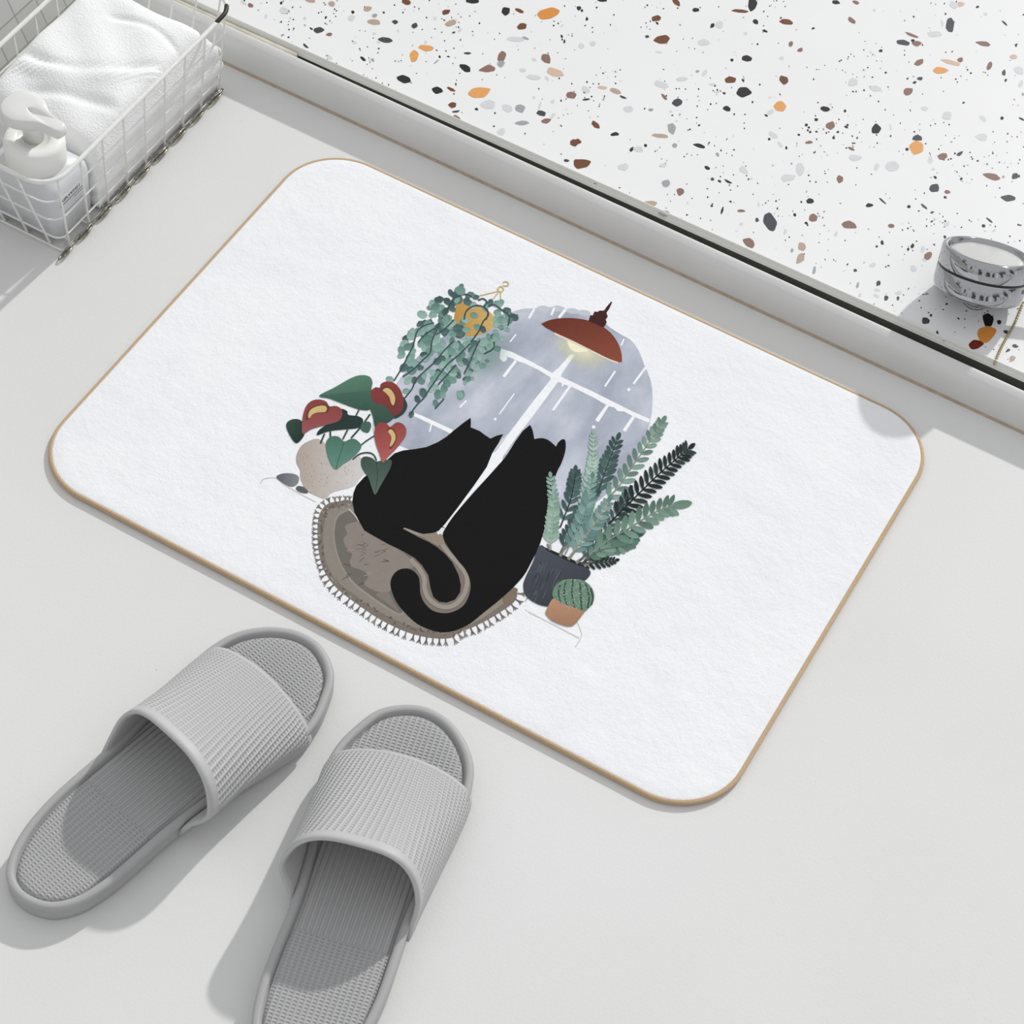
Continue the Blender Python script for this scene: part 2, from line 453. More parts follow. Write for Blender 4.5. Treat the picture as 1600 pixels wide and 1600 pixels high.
chips(700, 0, .25, [
 (965, 2, 36, 9, 0, 'B'), (818, 50, 16, 14, 0, 'B'), (836, 66, 9, 9, 0, 'B'), (868, 119, 8, 12, 10, 'B'), (902, 272, 20, 14, 20, 'G'), (832, 285, 18, 16, 0, 'G'),
 (1426, 14, 33, 20, 30, 'N'), (1548, 62, 26, 14, -8, 'B'), (1304, 115, 36, 20, -18, 'N'), (1342, 246, 50, 31, 0, 'N'), (1244, 228, 15, 9, 0, 'D'), (1585, 266, 22, 20, 0, 'G'),
 (766, 597, 30, 21, 0, 'n'), (866, 560, 30, 18, 35, 'G'), (965, 548, 30, 11, 5, 't'), (1046, 570, 34, 16, 15, 'K'), (1098, 609, 22, 7, 22, 'D'), (1128, 680, 28, 19, 0, 'G'),
 (1330, 528, 50, 22, 8, 'G'), (1352, 605, 24, 10, 45, 'n'), (1436, 636, 37, 25, 0, 'D'), (1398, 800, 26, 41, -5, 'g'), (1330, 848, 60, 14, 8, 'K'), (1270, 686, 16, 10, 0, 'g'),
 (922, 783, 36, 20, 28, 'N'), (1045, 838, 26, 13, -8, 'B'), (800, 890, 35, 20, -15, 'N'), (836, 1022, 50, 31, 0, 'N'), (741, 1003, 15, 9, 0, 'D'), (1148, 934, 12, 16, 35, 'B'), (1190, 932, 30, 22, 0, 'G'),
 (1098, 1043, 35, 20, 0, 'G'), (1366, 1146, 28, 20, 0, 'g'), (1455, 1196, 25, 24, 0, 'n'), (1262, 1275, 38, 20, -5, 'K'), (1350, 1335, 36, 20, 12, 'g'), (1418, 910, 18, 14, 0, 'g'), (922, 1143, 10, 8, 0, 'B'), (866, 622, 22, 7, -8, 'B')])
chips(1000, 0, .375, [
 (418, 47, 34, 8, 6, 'N'), (469, 18, 18, 27, 0, 'B'), (330, 103, 18, 15, 0, 'G'), (302, 106, 12, 7, -55, 'B'), (482, 92, 13, 10, 20, 'B'), (522, 130, 12, 6, 20, 'B'), (610, 91, 28, 10, 6, 'N'),
 (267, 179, 24, 14, 0, 'G'), (630, 183, 9, 13, 30, 'n'), (668, 208, 12, 10, 0, 'n'), (446, 246, 20, 13, 0, 'B'), (376, 333, 27, 15, 0, 'N'), (598, 333, 23, 17, 40, 'N'), (430, 382, 34, 22, 10, 'B'),
 (581, 442, 24, 23, 0, 'O'), (360, 452, 15, 10, 30, 'B'), (770, 453, 19, 11, 15, 'B'), (791, 524, 23, 18, 0, 'n'), (175, 328, 26, 9, 0, 'G'), (880, 85, 20, 10, 40, 'n'), (815, 10, 16, 9, 10, 'B'), (900, 10, 14, 7, 20, 'n'),
 (1131, 146, 30, 8, 22, 'n'), (1097, 176, 34, 13, 12, 'D'), (1155, 182, 19, 11, 0, 'n'), (1228, 142, 28, 14, 0, 'G'), (1290, 104, 17, 32, -5, 'D'), (1432, 182, 30, 11, 12, 'n'), (1003, 212, 9, 7, 0, 'B'),
 (1160, 261, 22, 14, -20, 'n'), (1255, 294, 31, 15, -5, 'O'), (1300, 262, 42, 9, 15, 't'), (1335, 250, 13, 10, 0, 'n'), (1558, 238, 18, 12, 0, 't'), (1580, 292, 22, 18, 0, 'G'), (1458, 275, 10, 17, 30, 'n'), (1516, 303, 9, 13, 20, 'D'),
 (1166, 327, 14, 8, -8, 'D'), (1117, 382, 21, 16, 10, 'n'), (886, 342, 20, 18, 0, 'G'), (982, 370, 30, 12, 10, 'G'), (1276, 483, 22, 17, 0, 'G'), (1183, 452, 15, 9, 0, 'G'), (984, 537, 19, 20, 0, 'B'),
 (1152, 612, 42, 31, 10, 'O'), (1153, 575, 20, 14, 10, 'D'), (1260, 652, 20, 16, 0, 'n'), (1422, 573, 25, 16, 0, 'G'), (1332, 640, 14, 8, -30, 'D'), (556, 563, 20, 13, 25, 'G'), (250, 608, 27, 10, 20, 'B'), (704, 593, 15, 6, -5, 'n'),
 (668, 706, 17, 28, -5, 'G'), (614, 741, 33, 14, 0, 'G'), (896, 657, 26, 13, 0, 'G'), (1052, 692, 25, 19, 0, 'G'), (833, 747, 14, 16, 0, 'n'), (430, 708, 22, 12, 35, 'G'), (368, 757, 18, 5, 25, 'B'), (280, 700, 14, 7, 20, 'B'),
 (1465, 735, 32, 15, 12, 'n'), (1562, 735, 15, 12, 0, 'D'), (1226, 784, 25, 15, -5, 'D'), (1540, 826, 34, 14, 5, 'D'), (1280, 800, 15, 8, 0, 'n'), (708, 836, 18, 12, 10, 'B'), (956, 856, 17, 8, 0, 'B'), (1011, 838, 17, 4, 42, 'B'),
 (722, 908, 19, 15, 20, 'n'), (868, 937, 34, 15, 10, 'n'), (540, 926, 24, 38, -22, 'D'), (1046, 940, 14, 9, 0, 'n'), (456, 1013, 28, 18, 15, 'n'), (1203, 1060, 14, 12, 0, 'n'), (342, 878, 4, 16, 15, 'B'), (487, 917, 8, 10, 0, 'D'),
 (422, 879, 14, 6, 0, 'n'), (1186, 862, 18, 4, 40, 'D'), (1520, 97, 15, 4, 40, 'B'), (1590, 496, 14, 5, 30, 'B'), (880, 620, 16, 5, 25, 'n'), (890, 597, 10, 3, 0, 'B'), (1457, 918, 18, 4, 40, 'D'), (1582, 938, 8, 3, 0, 'D'), (1335, 18, 16, 12, 0, 't'), (1306, 20, 18, 15, 0, 'G')])
chips(1200, 300, .25, [
 (215, 345, 30, 30, 30, 'K'), (200, 415, 26, 34, 20, 'K'), (1000, 398, 22, 22, 0, 'n'), (910, 478, 20, 20, 0, 'G'), (630, 85, 22, 11, 0, 'B'), (288, 490, 8, 28, 10, 'g'), (545, 490, 12, 12, 0, 'D'), (692, 570, 14, 14, 0, 'D'),
 (738, 664, 14, 16, 0, 'D'), (814, 664, 9, 14, 10, 'D'), (150, 365, 9, 12, 20, 'g'), (985, 805, 28, 20, 10, 'D'), (1018, 772, 8, 10, 0, 'D'), (1058, 886, 9, 20, 5, 'B'), (1100, 925, 9, 8, 0, 'g'),
 (1376, 798, 32, 44, -5, 'B'), (1446, 812, 12, 14, 0, 'B'), (1366, 890, 55, 48, -20, 'o'), (1294, 955, 50, 32, -25, (110, 40, 16)), (994, 637, 16, 7, 0, 'g'), (1488, 873, 16, 12, 0, 'D'), (1545, 965, 20, 10, 20, 'D'), (1500, 990, 18, 9, -30, 'D'),
 (1526, 1040, 20, 18, -20, 'K'), (905, 337, 10, 16, 30, 'B'), (714, 315, 9, 14, -20, 'B'), (875, 358, 9, 9, 0, 'B'), (680, 340, 8, 8, 0, 'B'), (560, 585, 9, 20, 10, 'g'), (575, 645, 10, 14, 0, 'G')])
rs = random.Random(11)
cl = [(rs.uniform(330, 1620), rs.uniform(-10, 560)) for _ in range(130)]
for i in range(2100):
    if rs.random() < .62:
        c = rs.choice(cl); x, y = c[0] + rs.gauss(0, 26), c[1] + rs.gauss(0, 18)
    else: x, y = rs.uniform(350, 1640), rs.uniform(-20, 600)
    if y > edge_y(x) - 9 or x < 345: continue
    q = rs.random(); a = rs.uniform(.8, 1.7) if q < .92 else rs.uniform(1.8, 3.0)
    col = 'B' if rs.random() < .62 else rs.choice('DgGGg')
    random.seed(i); chip(x, y, a, a * rs.uniform(.5, 1), rs.uniform(0, 180), col, 1, .2, 6)
for i in range(90):
    x, y = rs.uniform(360, 1640), rs.uniform(-10, 560)
    if y > edge_y(x) - 12: continue
    random.seed(i + 5000); chip(x, y, rs.uniform(2.5, 7), rs.uniform(1.5, 4), rs.uniform(0, 180), 'G', 0, .2)
# the same mix carries on beyond the picture
for i in range(3200):
    X, Y = rs.uniform(-.55, 1.8), rs.uniform(.515, 1.6)
    dd = R @ (Vector((X, Y, Z_T)) - EYE); u = F * dd.x / dd.z + 800; v = F * dd.y / dd.z + 800
    if -10 < u < 1620 and v > -15: continue
    big = rs.random() < .16; a = rs.uniform(5, 15) if big else rs.uniform(1, 2.5)
    random.seed(i + 9000); chip(u, v, a, a * rs.uniform(.4, .9), rs.uniform(0, 180), rs.choice('BDGgNnOtK') if big else 'B', 1)
ys = lambda x: .5018 + .0085 * x
sv = [(-.6, ys(-.6), Z_T), (1.9, ys(1.9), Z_T), (1.9, 1.7, Z_T), (-.6, 1.7, Z_T), (-.6, ys(-.6), -.01), (1.9, ys(1.9), -.01), (1.9, 1.7, -.01), (-.6, 1.7, -.01)]
ters = tz.build('trim_6', [M_chip, M_terr], None, ([Vector(v) for v in sv], [(0, 1, 2, 3), (7, 6, 5, 4), (0, 4, 5, 1), (1, 5, 6, 2), (2, 6, 7, 3), (3, 7, 4, 0)]))
tag(ters, kind='structure')

# ------------------------------------------------------------------ bath mat
MX0, MX1, MY0, MY1 = .0005, .6085, .0010, .4350
matroot = thing('bath_mat', 'white bath mat with tan edging and a printed picture of two black cats', 'bath mat', ((MX0 + MX1) / 2, (MY0 + MY1) / 2, 0))
mb = MB(); rows = []
for ins, z in ((.004, .0002), (.0022, .0006), (.0018, .0035), (.0026, .0046), (.0045, .005), (.012, .005)):
    r = max(.055 - ins, .002)
    rows.append([Vector((p.x, p.y, z)) for p in rrect(MX0 + ins, MX1 - ins, MY0 + ins, MY1 - ins, r, 14)])
b = mb.grid(rows, closed_v=True); n = len(rows[0])
mb.f.append(tuple(range(n - 1, -1, -1))); mb.f.append(tuple(range(5 * n, 6 * n)))
mb.build('mat_pile', M_mat, matroot)
mb = MB()
mb.tube([(p.x, p.y, 0.0029) for p in rrect(MX0 + .002, MX1 - .002, MY0 + .002, MY1 - .002, .053, 16)], .0022, 10, closed=True)
ed = mb.build('edging', M_pipe, matroot); ed['label'] = 'tan stitched edging'

P = Flat(.0051, .00003, .20)
def T(ox, oy, s, pts): return [(ox + x * s, oy + y * s) for x, y in pts]
def Z1(p): return T(400, 420, .21875, p)
def Z2(p): return T(700, 420, .25, p)
def Z3(p): return T(400, 720, .21875, p)
def Z4(p): return T(700, 720, .25, p)
def Z5(p): return T(540, 640, .225, p)
def Z8(p): return T(600, 400, .15625, p)
WHITE = (244, 246, 250)

# rug under the cats
rug = Z3([(690, 290), (600, 290), (520, 305), (470, 350), (445, 420), (440, 520), (445, 620), (470, 740), (520, 840), (600, 930), (720, 1020), (850, 1110), (980, 1180), (1100, 1230), (1250, 1265), (1390, 1265)]) \
    + Z4([(70, 1070), (150, 1042), (250, 992), (350, 930), (415, 880), (432, 830), (410, 790)]) + Z3([(1590, 900), (1540, 700), (1380, 520), (1330, 470), (1200, 470), (1040, 460)])
P.curve(rug, (126, 116, 106), 4)
rug2 = Z3([(690, 330), (600, 330), (520, 355), (490, 440), (480, 560), (490, 680), (530, 790), (600, 880), (720, 970), (850, 1060), (980, 1130), (1100, 1180), (1250, 1215), (1300, 1200), (1100, 1000), (1050, 700), (900, 500)])
P.curve(rug2, (142, 133, 122), 5)
rug3 = Z3([(690, 350), (620, 360), (570, 400), (552, 480), (556, 580), (580, 690), (630, 800), (700, 890), (800, 970), (900, 1040), (1010, 1100), (1060, 1080), (1100, 900), (1150, 700), (1000, 550), (850, 450)])
P.curve(rug3, (152, 143, 132), 6)
rug4 = Z3([(690, 362), (630, 372), (582, 410), (562, 490), (566, 580), (592, 690), (640, 790), (710, 876), (810, 955), (910, 1025), (1010, 1085), (1050, 1070), (1100, 900), (1150, 700), (1000, 550), (850, 450)])
P.curve(rug4, (113, 108, 100), 7)
P.curve(Z3([(680, 445), (740, 440), (800, 500), (900, 560), (1000, 620), (1100, 700), (1130, 760), (1020, 780), (970, 850), (960, 930), (900, 940), (850, 930), (790, 900), (775, 870), (800, 830), (770, 790), (690, 760), (670, 720), (685, 670), (640, 610), (625, 560), (650, 520), (635, 470)]), (142, 130, 122), 8)
P.curve(Z3([(950, 950), (980, 1010), (1020, 1080), (940, 1020), (860, 960), (900, 940)]), (132, 120, 112), 8)
rr = random.Random(3)
for k in range(46):
    x, y = rr.uniform(640, 1080), rr.uniform(470, 930)
    if y > 560 + (1080 - x) * .9 or y < 470 + (x - 660) * .45: continue
    P.line(Z3([(x, y), (x + rr.uniform(-50, 60), y + rr.uniform(-14, 14)), (x + rr.uniform(-60, 80), y + rr.uniform(-30, 40))]), 1.0, rr.choice(((96, 84, 78), (116, 102, 94), (162, 150, 138))), 9)
for k in range(64):
    t = k / 63; q = cr([Vector(p) for p in Z3([(680, 310), (560, 325), (485, 380), (462, 520), (480, 700), (560, 860), (720, 990), (900, 1090), (1100, 1195), (1300, 1235), (1500, 1225)])], 8, False)
    i = t * (len(q) - 1); p = q[int(i)]
    P.leaf((p.x, p.y), rr.uniform(0, 6.28), rr.uniform(4, 7), 2.2, rr.choice(((100, 88, 78), (160, 148, 134), (112, 96, 84))), 9)
P.curve(Z4([(-40, 1085), (100, 1040), (220, 980), (330, 905), (395, 850), (400, 810), (380, 810), (300, 880), (180, 960), (50, 1020), (-60, 1050)]), (150, 138, 122), 5)
P.curve(Z4([(340, 850), (395, 800), (425, 830), (405, 880), (360, 905)]), (132, 112, 92), 6)
# fringe
fr = cr([Vector(p) for p in Z3([(690, 290), (600, 290), (520, 305), (465, 350), (445, 420), (440, 520), (445, 620), (470, 740), (520, 840), (600, 930), (720, 1020), (850, 1110), (980, 1180), (1100, 1230), (1250, 1262), (1390, 1262)]) + Z4([(70, 1068), (150, 1040), (250, 990), (350, 928), (415, 875), (434, 830), (425, 790)])], 10, False)
cum = [0]
for i in range(1, len(fr)): cum.append(cum[-1] + (fr[i] - fr[i - 1]).length)
d = 3; j = 0
while d < cum[-1]:
    while cum[j] < d: j += 1
    p = fr[j]; t = (fr[min(j + 1, len(fr) - 1)] - fr[j - 1]).normalized(); nn = Vector((-t.y, t.x))
    if (p + nn * 5 - Vector((660, 840))).length < (p - Vector((660, 840))).length: nn = -nn
    L = 13 if d > 150 else 9
    c = rr.choice(((120, 112, 102), (104, 98, 90), (136, 126, 114)))
    for sgn in (-1, 0, 1):
        P.line([tuple(p), tuple(p + nn * L * .5 + t * sgn * .6), tuple(p + nn * L * rr.uniform(.85, 1.05) + t * sgn * 3.6)], 2.2, c, 5, w2=1.3)
    d += 10.5 if d > 150 else 8
# gaps between body and tail show rug; strip tones
# left pot, stones and thin drawn lines
LN = (206, 202, 198)
P.line(Z1([(30, 1535), (60, 1500), (140, 1495), (200, 1540), (310, 1605), (430, 1668)]), 1.3, LN, 2)
P.line(Z4([(500, 945), (640, 1015), (820, 1110)]), 1.3, LN, 2); P.line(Z4([(795, 1165), (835, 1090), (805, 1005)]), 1.3, LN, 2)
P.line(Z4([(480, 930), (820, 1105)]), 1.0, (228, 216, 204), 2, smooth=False)
P.curve(Z1([(360, 1240), (430, 1215), (480, 1235), (510, 1265), (620, 1300), (740, 1340), (765, 1400), (780, 1450), (740, 1500), (700, 1550), (600, 1581), (540, 1600), (490, 1641), (420, 1616), (360, 1581), (318, 1500), (315, 1440), (290, 1390), (290, 1330), (320, 1270)]), (176, 160, 146), 6, (212, 208, 206), d=(1, .1))
for k in range(60):
    x, y = rr.uniform(330, 720), rr.uniform(1290, 1560)
    P.leaf(Z1([(x, y)])[0], rr.uniform(0, 6), 1.8, 1.2, (150, 138, 126), 7)
P.curve(Z1([(145, 1490), (180, 1465), (250, 1462), (300, 1480), (305, 1520), (280, 1550), (240, 1555), (190, 1530)]), (96, 101, 109), 5, (134, 138, 144), d=(1, 0))
P.curve(Z1([(285, 1572), (300, 1552), (340, 1560), (372, 1590), (360, 1605), (310, 1595)]), (92, 98, 100), 7)

# clouded round window: own mesh part of the print
wc = Vector((.2990, .2655)); WR = .1150
win = []
for p in cr(Z2([(380, 275), (460, 252), (540, 247), (650, 238), (735, 250), (860, 278), (960, 325), (1020, 372), (1085, 412), (1150, 452), (1195, 520), (1228, 605), (1255, 665), (1274, 740), (1278, 850), (1264, 950), (1230, 1060), (1180, 1180), (1100, 1300), (1000, 1400), (850, 1480), (400, 1500), (0, 1330), (-240, 1130), (-440, 1070), (-470, 960), (-420, 850), (-340, 740), (-200, 560), (-40, 430), (180, 320)]), 4):
    q = at(p[0], p[1], .0051); win.append((q.x, q.y))
wz = .0051 + .00003 * 0.8
wmb_v = [Vector((x, y, wz)) for x, y in win]
# bars and rain
def W(pts, w, lay=3, w2=None): P.line(Z2(pts), w * .25, WHITE, lay, w2=None if w2 is None else w2 * .25, smooth=False)
P.poly(Z2([(330, 498), (400, 520), (520, 580), (640, 645), (760, 700), (900, 765), (1050, 840), (1160, 895), (1262, 940), (1255, 962), (1160, 925), (1100, 892), (1060, 890), (1040, 868), (1000, 858), (900, 800), (780, 742), (720, 722), (660, 690), (560, 630), (480, 592), (440, 580), (400, 560), (360, 548), (340, 572), (322, 560)]), WHITE, 3)
P.poly(Z2([(765, 535), (795, 535), (712, 655), (700, 690), (620, 800), (520, 935), (430, 1050), (345, 1172), (335, 1215), (200, 1350), (100, 1460), (0, 1600), (-40, 1700), (-60, 1700), (60, 1480), (160, 1330), (255, 1185), (265, 1160), (300, 1140), (380, 1030), (470, 910), (570, 780), (640, 695), (640, 660), (690, 620)]), WHITE, 3)
for q in ([(345, 1060), (262, 1165)], [(372, 1035), (285, 1145)], [(478, 1010), (360, 1160)], [(500, 1010), (395, 1140)]): P.line(Z2(q), 1.1, (226, 228, 234), 2, smooth=False)
W([(540, 250), (505, 310)], 14); W([(665, 243), (645, 290)], 14); W([(738, 252), (692, 306)], 18); W([(425, 410), (388, 457)], 9); W([(425, 575), (347, 675)], 18); W([(415, 780), (320, 910)], 8)
W([(765, 730), (655, 885)], 16); W([(1000, 850), (930, 952)], 18, w2=26); W([(1160, 925), (1100, 1015)], 18, w2=22); W([(1045, 640), (980, 737)], 12); W([(1235, 618), (1158, 720)], 14); W([(1100, 440), (1082, 480)], 10); W([(115, 825), (72, 865)], 10)
W([(720, 700), (715, 735)], 12); W([(740, 700), (735, 725)], 10)
for x, y, r in ((1130, 755, 11), (295, 940, 9), (910, 990, 12), (348, 560, 22), (880, 70, 0)):
    if r: P.leaf(Z2([(x - r, y)])[0], 0, r * .5, r * .5, WHITE, 3)
P.line(Z1([(1100, 1028), (1180, 1062), (1400, 1165)]), 5, WHITE, 3, w2=7, smooth=False)
P.line(Z1([(1255, 1100), (1240, 1165)]), 2.5, WHITE, 3, smooth=False)
P.line(Z1([(1500, 940), (1460, 990)]), 2, WHITE, 3, smooth=False)
# ragged rim at the top of the window
for x, y in ((600, 236), (690, 236), (780, 252), (850, 262)): P.leaf(Z2([(x - 45, y + 8)])[0], .1, 22, 9, (196, 200, 210), 1)

# pendant lamp
P.glow(Z2([(840, 500)])[0], 60, 36, .43, (244, 240, 206), 4, .85)
P.curve(Z2([(745, 450), (770, 435), (850, 465), (890, 500), (860, 518), (800, 520), (765, 500)]), (250, 238, 178), 5, (246, 244, 216), d=(1, 1))
P.line(Z2([(665, 405), (760, 448), (900, 515), (1010, 568), (1062, 588)]), 3.4, (232, 214, 196), 5)
P.poly([tuple(p) for p in cr(Z2([(582, 345), (640, 320), (720, 309), (800, 311), (880, 325), (960, 358), (1020, 405), (1062, 465), (1084, 530), (1087, 582)]), 5, False)] + [tuple(p) for p in cr(Z2([(1070, 585), (1000, 560), (900, 510), (780, 450), (680, 405), (610, 368)]), 5, False)], (118, 48, 34), 7, (152, 72, 50), d=(.3, 1))
P.poly(Z2([(878, 328), (890, 290), (905, 292), (915, 268), (935, 270), (948, 262), (975, 262), (990, 240), (1020, 205), (1026, 210), (1008, 250), (990, 275), (998, 300), (985, 318), (992, 335), (978, 362), (960, 365), (920, 345)]), (74, 34, 32), 8)

# cats
BLK = (17, 17, 17)
catL = Z5([(868, 58), (870, 90), (868, 125), (930, 150), (970, 180), (1005, 203), (1050, 182), (1095, 172), (1078, 200), (1060, 238), (1020, 300), (980, 400), (890, 530), (780, 680), (690, 795), (645, 845), (590, 860), (540, 865), (500, 855), (450, 835), (405, 820),
 (398, 828), (450, 856), (500, 885), (580, 922), (640, 960), (690, 1003), (740, 1060), (785, 1150), (800, 1220), (795, 1270), (760, 1320), (700, 1341), (650, 1335), (610, 1302), (590, 1240), (575, 1150), (530, 1080), (480, 1030), (400, 985), (300, 937), (200, 882), (130, 840), (95, 780), (60, 710), (48, 640), (55, 580), (75, 530), (130, 470), (200, 420),
 (290, 350), (340, 305), (400, 285), (480, 276), (560, 262), (640, 228), (700, 190), (760, 140), (820, 92)])
P.poly(catL, BLK, 12)
catR = cr(Z5([(1280, 108), (1298, 145), (1310, 207)]), 4, False) + cr(Z5([(1310, 207), (1360, 200), (1410, 215), (1462, 260)]), 4, False) + cr(Z5([(1462, 260), (1475, 232), (1500, 210), (1520, 210), (1528, 235), (1525, 290), (1500, 370), (1470, 430), (1440, 520), (1420, 620), (1400, 740), (1375, 850), (1340, 960), (1290, 1060), (1240, 1150), (1160, 1240), (1060, 1330), (960, 1410), (860, 1490), (760, 1535), (680, 1548), (600, 1535), (500, 1490), (420, 1420), (355, 1340), (320, 1260), (312, 1200), (330, 1150), (370, 1115), (420, 1105), (470, 1122), (505, 1160), (515, 1210), (520, 1280), (545, 1340), (600, 1395), (670, 1415), (740, 1408), (810, 1370), (850, 1310), (868, 1240), (862, 1180), (830, 1110), (780, 1050), (730, 980), (690, 920), (675, 870), (690, 830), (750, 740), (860, 610), (960, 500), (1040, 410), (1110, 330), (1170, 235), (1230, 150)]), 4, False)
P.poly([tuple(p) for p in catR], BLK, 13)
# pale strips of rug beside the tails
P.line(Z5([(405, 824), (470, 848), (560, 880), (640, 900), (700, 980), (790, 1080), (840, 1160), (835, 1250), (790, 1330), (720, 1372), (640, 1362), (575, 1310), (548, 1240), (545, 1170), (505, 1100), (450, 1040)]), 7, (158, 148, 136), 10)
P.poly(Z5([(500, 862), (600, 860), (655, 850), (672, 870), (690, 930), (640, 950), (560, 905)]), (150, 134, 116), 10)
P.line(Z5([(640, 865), (668, 830)]), 4, (236, 236, 238), 11, smooth=False)
P.poly(Z5([(630, 850), (650, 815), (700, 830), (672, 872)]), (228, 226, 226), 11)
P.line(Z5([(20, 690), (60, 730), (95, 780)]), 2.2, (198, 186, 174), 10)

# hanging plant -------------------------------------------------
P.glow(Z8([(1020, 1000)])[0], 42, 60, .6, (150, 180, 172), 4, .55)
P.curve(Z8([(740, 450), (850, 440), (960, 500), (1080, 580), (1112, 650), (1060, 740), (950, 790), (820, 800), (730, 760), (700, 680), (710, 560)]), (196, 140, 52), 6, (216, 176, 96), d=(1, -.2))
GO = (204, 178, 96)
for q in ([(1160, 350), (910, 410)], [(1140, 370), (1055, 475)], [(1165, 370), (1165, 520)]): P.line(Z8(q), 1.6, GO, 6, smooth=False)
P.line(Z8([(1165, 305), (1195, 335), (1165, 365), (1135, 335), (1165, 305)]), 2, GO, 6); P.line(Z8([(1185, 300), (1235, 300), (1240, 270), (1210, 258), (1190, 272)]), 2, (190, 170, 110), 6)
VN = (58, 84, 84)
vines = ([(880, 410), (800, 385), (700, 430), (640, 520), (600, 600)], [(500, 670), (400, 700), (330, 760), (290, 900), (240, 1000), (180, 1120), (100, 1250)], [(560, 700), (420, 780), (340, 870)],
 [(530, 740), (480, 850), (460, 970), (380, 1050), (300, 1130), (190, 1210)], [(700, 850), (600, 950), (520, 1050), (400, 1160), (320, 1240), (280, 1330), (210, 1420)],
 [(860, 880), (760, 980), (640, 1080), (560, 1180), (500, 1270), (450, 1340), (400, 1420), (330, 1490), (250, 1600)], [(720, 1090), (640, 1180), (540, 1290)], [(600, 1430), (510, 1530)],
 [(700, 640), (620, 720), (520, 790)], [(1040, 510), (1100, 490), (1160, 530), (1250, 600), (1240, 700)], [(1100, 860), (1090, 930), (1000, 980)], [(960, 840), (900, 960), (860, 1060), (800, 1180)])
def vleaf(x, y, s, lay=None):
    c = rr.choice(((112, 154, 140), (98, 142, 128), (84, 126, 114), (130, 168, 154), (118, 158, 148)) if rr.random() < .72 else ((58, 84, 84), (66, 98, 96)))
    P.leaf(Z8([(x, y)])[0], rr.uniform(0, 6.28), s * .15625, s * .115, c, lay or rr.choice((8, 9, 10)), tuple(min(255, q + 22) for q in c), blunt=.4)
hull = [(740, 310), (560, 430), (420, 600), (250, 720), (210, 870), (120, 1000), (30, 1160), (60, 1220), (200, 1290), (330, 1330), (440, 1420), (500, 1380), (640, 1400), (760, 1420), (860, 1240), (950, 1100), (1080, 980), (1150, 850), (1250, 700), (1310, 590), (1220, 520), (1100, 540), (1110, 700), (1060, 780), (950, 810), (820, 820), (720, 770), (690, 680), (700, 560), (740, 460), (840, 430)]
def inside(x, y, H):
    c = False
    for i in range(len(H)):
        x1, y1 = H[i]; x2, y2 = H[i - 1]
        if (y1 > y) != (y2 > y) and x < (x2 - x1) * (y - y1) / (y2 - y1) + x1: c = not c
    return c
k = 0
while k < 200:
    x, y = rr.uniform(30, 1310), rr.uniform(300, 1420)
    if not inside(x, y, hull): continue
    if y > 1050 and x < 700 and rr.random() < .45: continue
    if y < 1250 and rr.random() < max(0, (600 - x) / 900): continue
    k += 1; vleaf(x, y, rr.uniform(70, 110) if x < 800 else rr.uniform(48, 80))
for q in vines:
    P.line(Z8(q), 2.3, VN, 11)
    cc = cr([Vector(p) for p in q], 4, False)
    for i in range(0, len(cc), 3): vleaf(cc[i].x, cc[i].y, rr.uniform(70, 105), 10)
for q in ([(800, 640), (820, 560), (880, 510), (960, 500), (1030, 540), (1040, 600), (990, 660), (950, 750), (870, 860)], [(940, 445), (990, 430), (1025, 460), (1000, 510)], [(1000, 520), (1040, 570), (1020, 640)]): P.line(Z8(q), 2.4, VN, 12)
for x, y in ((880, 540), (830, 640), (900, 690), (780, 610), (1000, 560), (960, 700), (780, 740), (860, 580)): vleaf(x, y, 85, 11)
P.leaf(Z8([(715, 320)])[0], .5, 17, 15, (98, 142, 128), 11, (120, 160, 146)); P.leaf(Z8([(650, 380)])[0], .2, 18, 9, (64, 96, 94), 10)

# anthurium ------------------------------------------------------
def hl(q, c, lay, c2=None, d=(0, 1)): P.curve(Z1(q), c, lay, c2, d=d, n=4)
for q, w in (([(815, 1040), (750, 1130), (680, 1210)], 2.6), ([(735, 1010), (710, 1060)], 2.4), ([(490, 1180), (460, 1250)], 2.6), ([(530, 1150), (532, 1210)], 2.6), ([(655, 1150), (620, 1220)], 2.6), ([(845, 1195), (790, 1230), (745, 1265)], 2), ([(690, 1365), (740, 1325), (800, 1315), (840, 1330), (862, 1372)], 2.2)):
    P.line(Z1(q), w, (48, 78, 66), 14)
hl([(215, 1120), (240, 1085), (290, 1075), (330, 1095), (335, 1150), (345, 1190), (290, 1248), (240, 1190)], (52, 78, 66), 14, (34, 54, 48), (1, .6))
hl([(600, 1005), (650, 1018), (660, 1045), (730, 1055), (765, 1080), (752, 1120), (720, 1140), (620, 1150), (520, 1162), (438, 1190), (445, 1160), (480, 1130), (560, 1080)], (38, 60, 54), 14)
hl([(760, 1100), (810, 1095), (822, 1130), (800, 1172), (750, 1150)], (64, 106, 88), 14)
hl([(450, 910), (560, 850), (680, 782), (750, 762), (810, 772), (832, 812), (825, 860), (848, 900), (845, 965), (810, 1008), (760, 1010), (700, 995), (620, 965), (540, 930)], (84, 130, 106), 15, (56, 96, 80), (.2, 1))
P.poly(Z1([(455, 910), (600, 892), (825, 870), (845, 940), (810, 1005), (740, 1008), (620, 965), (530, 930)]), (66, 108, 88), 16, (52, 90, 76))
hl([(1045, 925), (1080, 968), (1072, 1010), (1040, 1048), (985, 1065)], (44, 68, 62), 14)
hl([(822, 950), (900, 965), (962, 1000), (992, 1050), (960, 1090), (920, 1110), (875, 1120), (852, 1135), (835, 1060), (815, 1000)], (62, 96, 80), 16, (50, 80, 68))
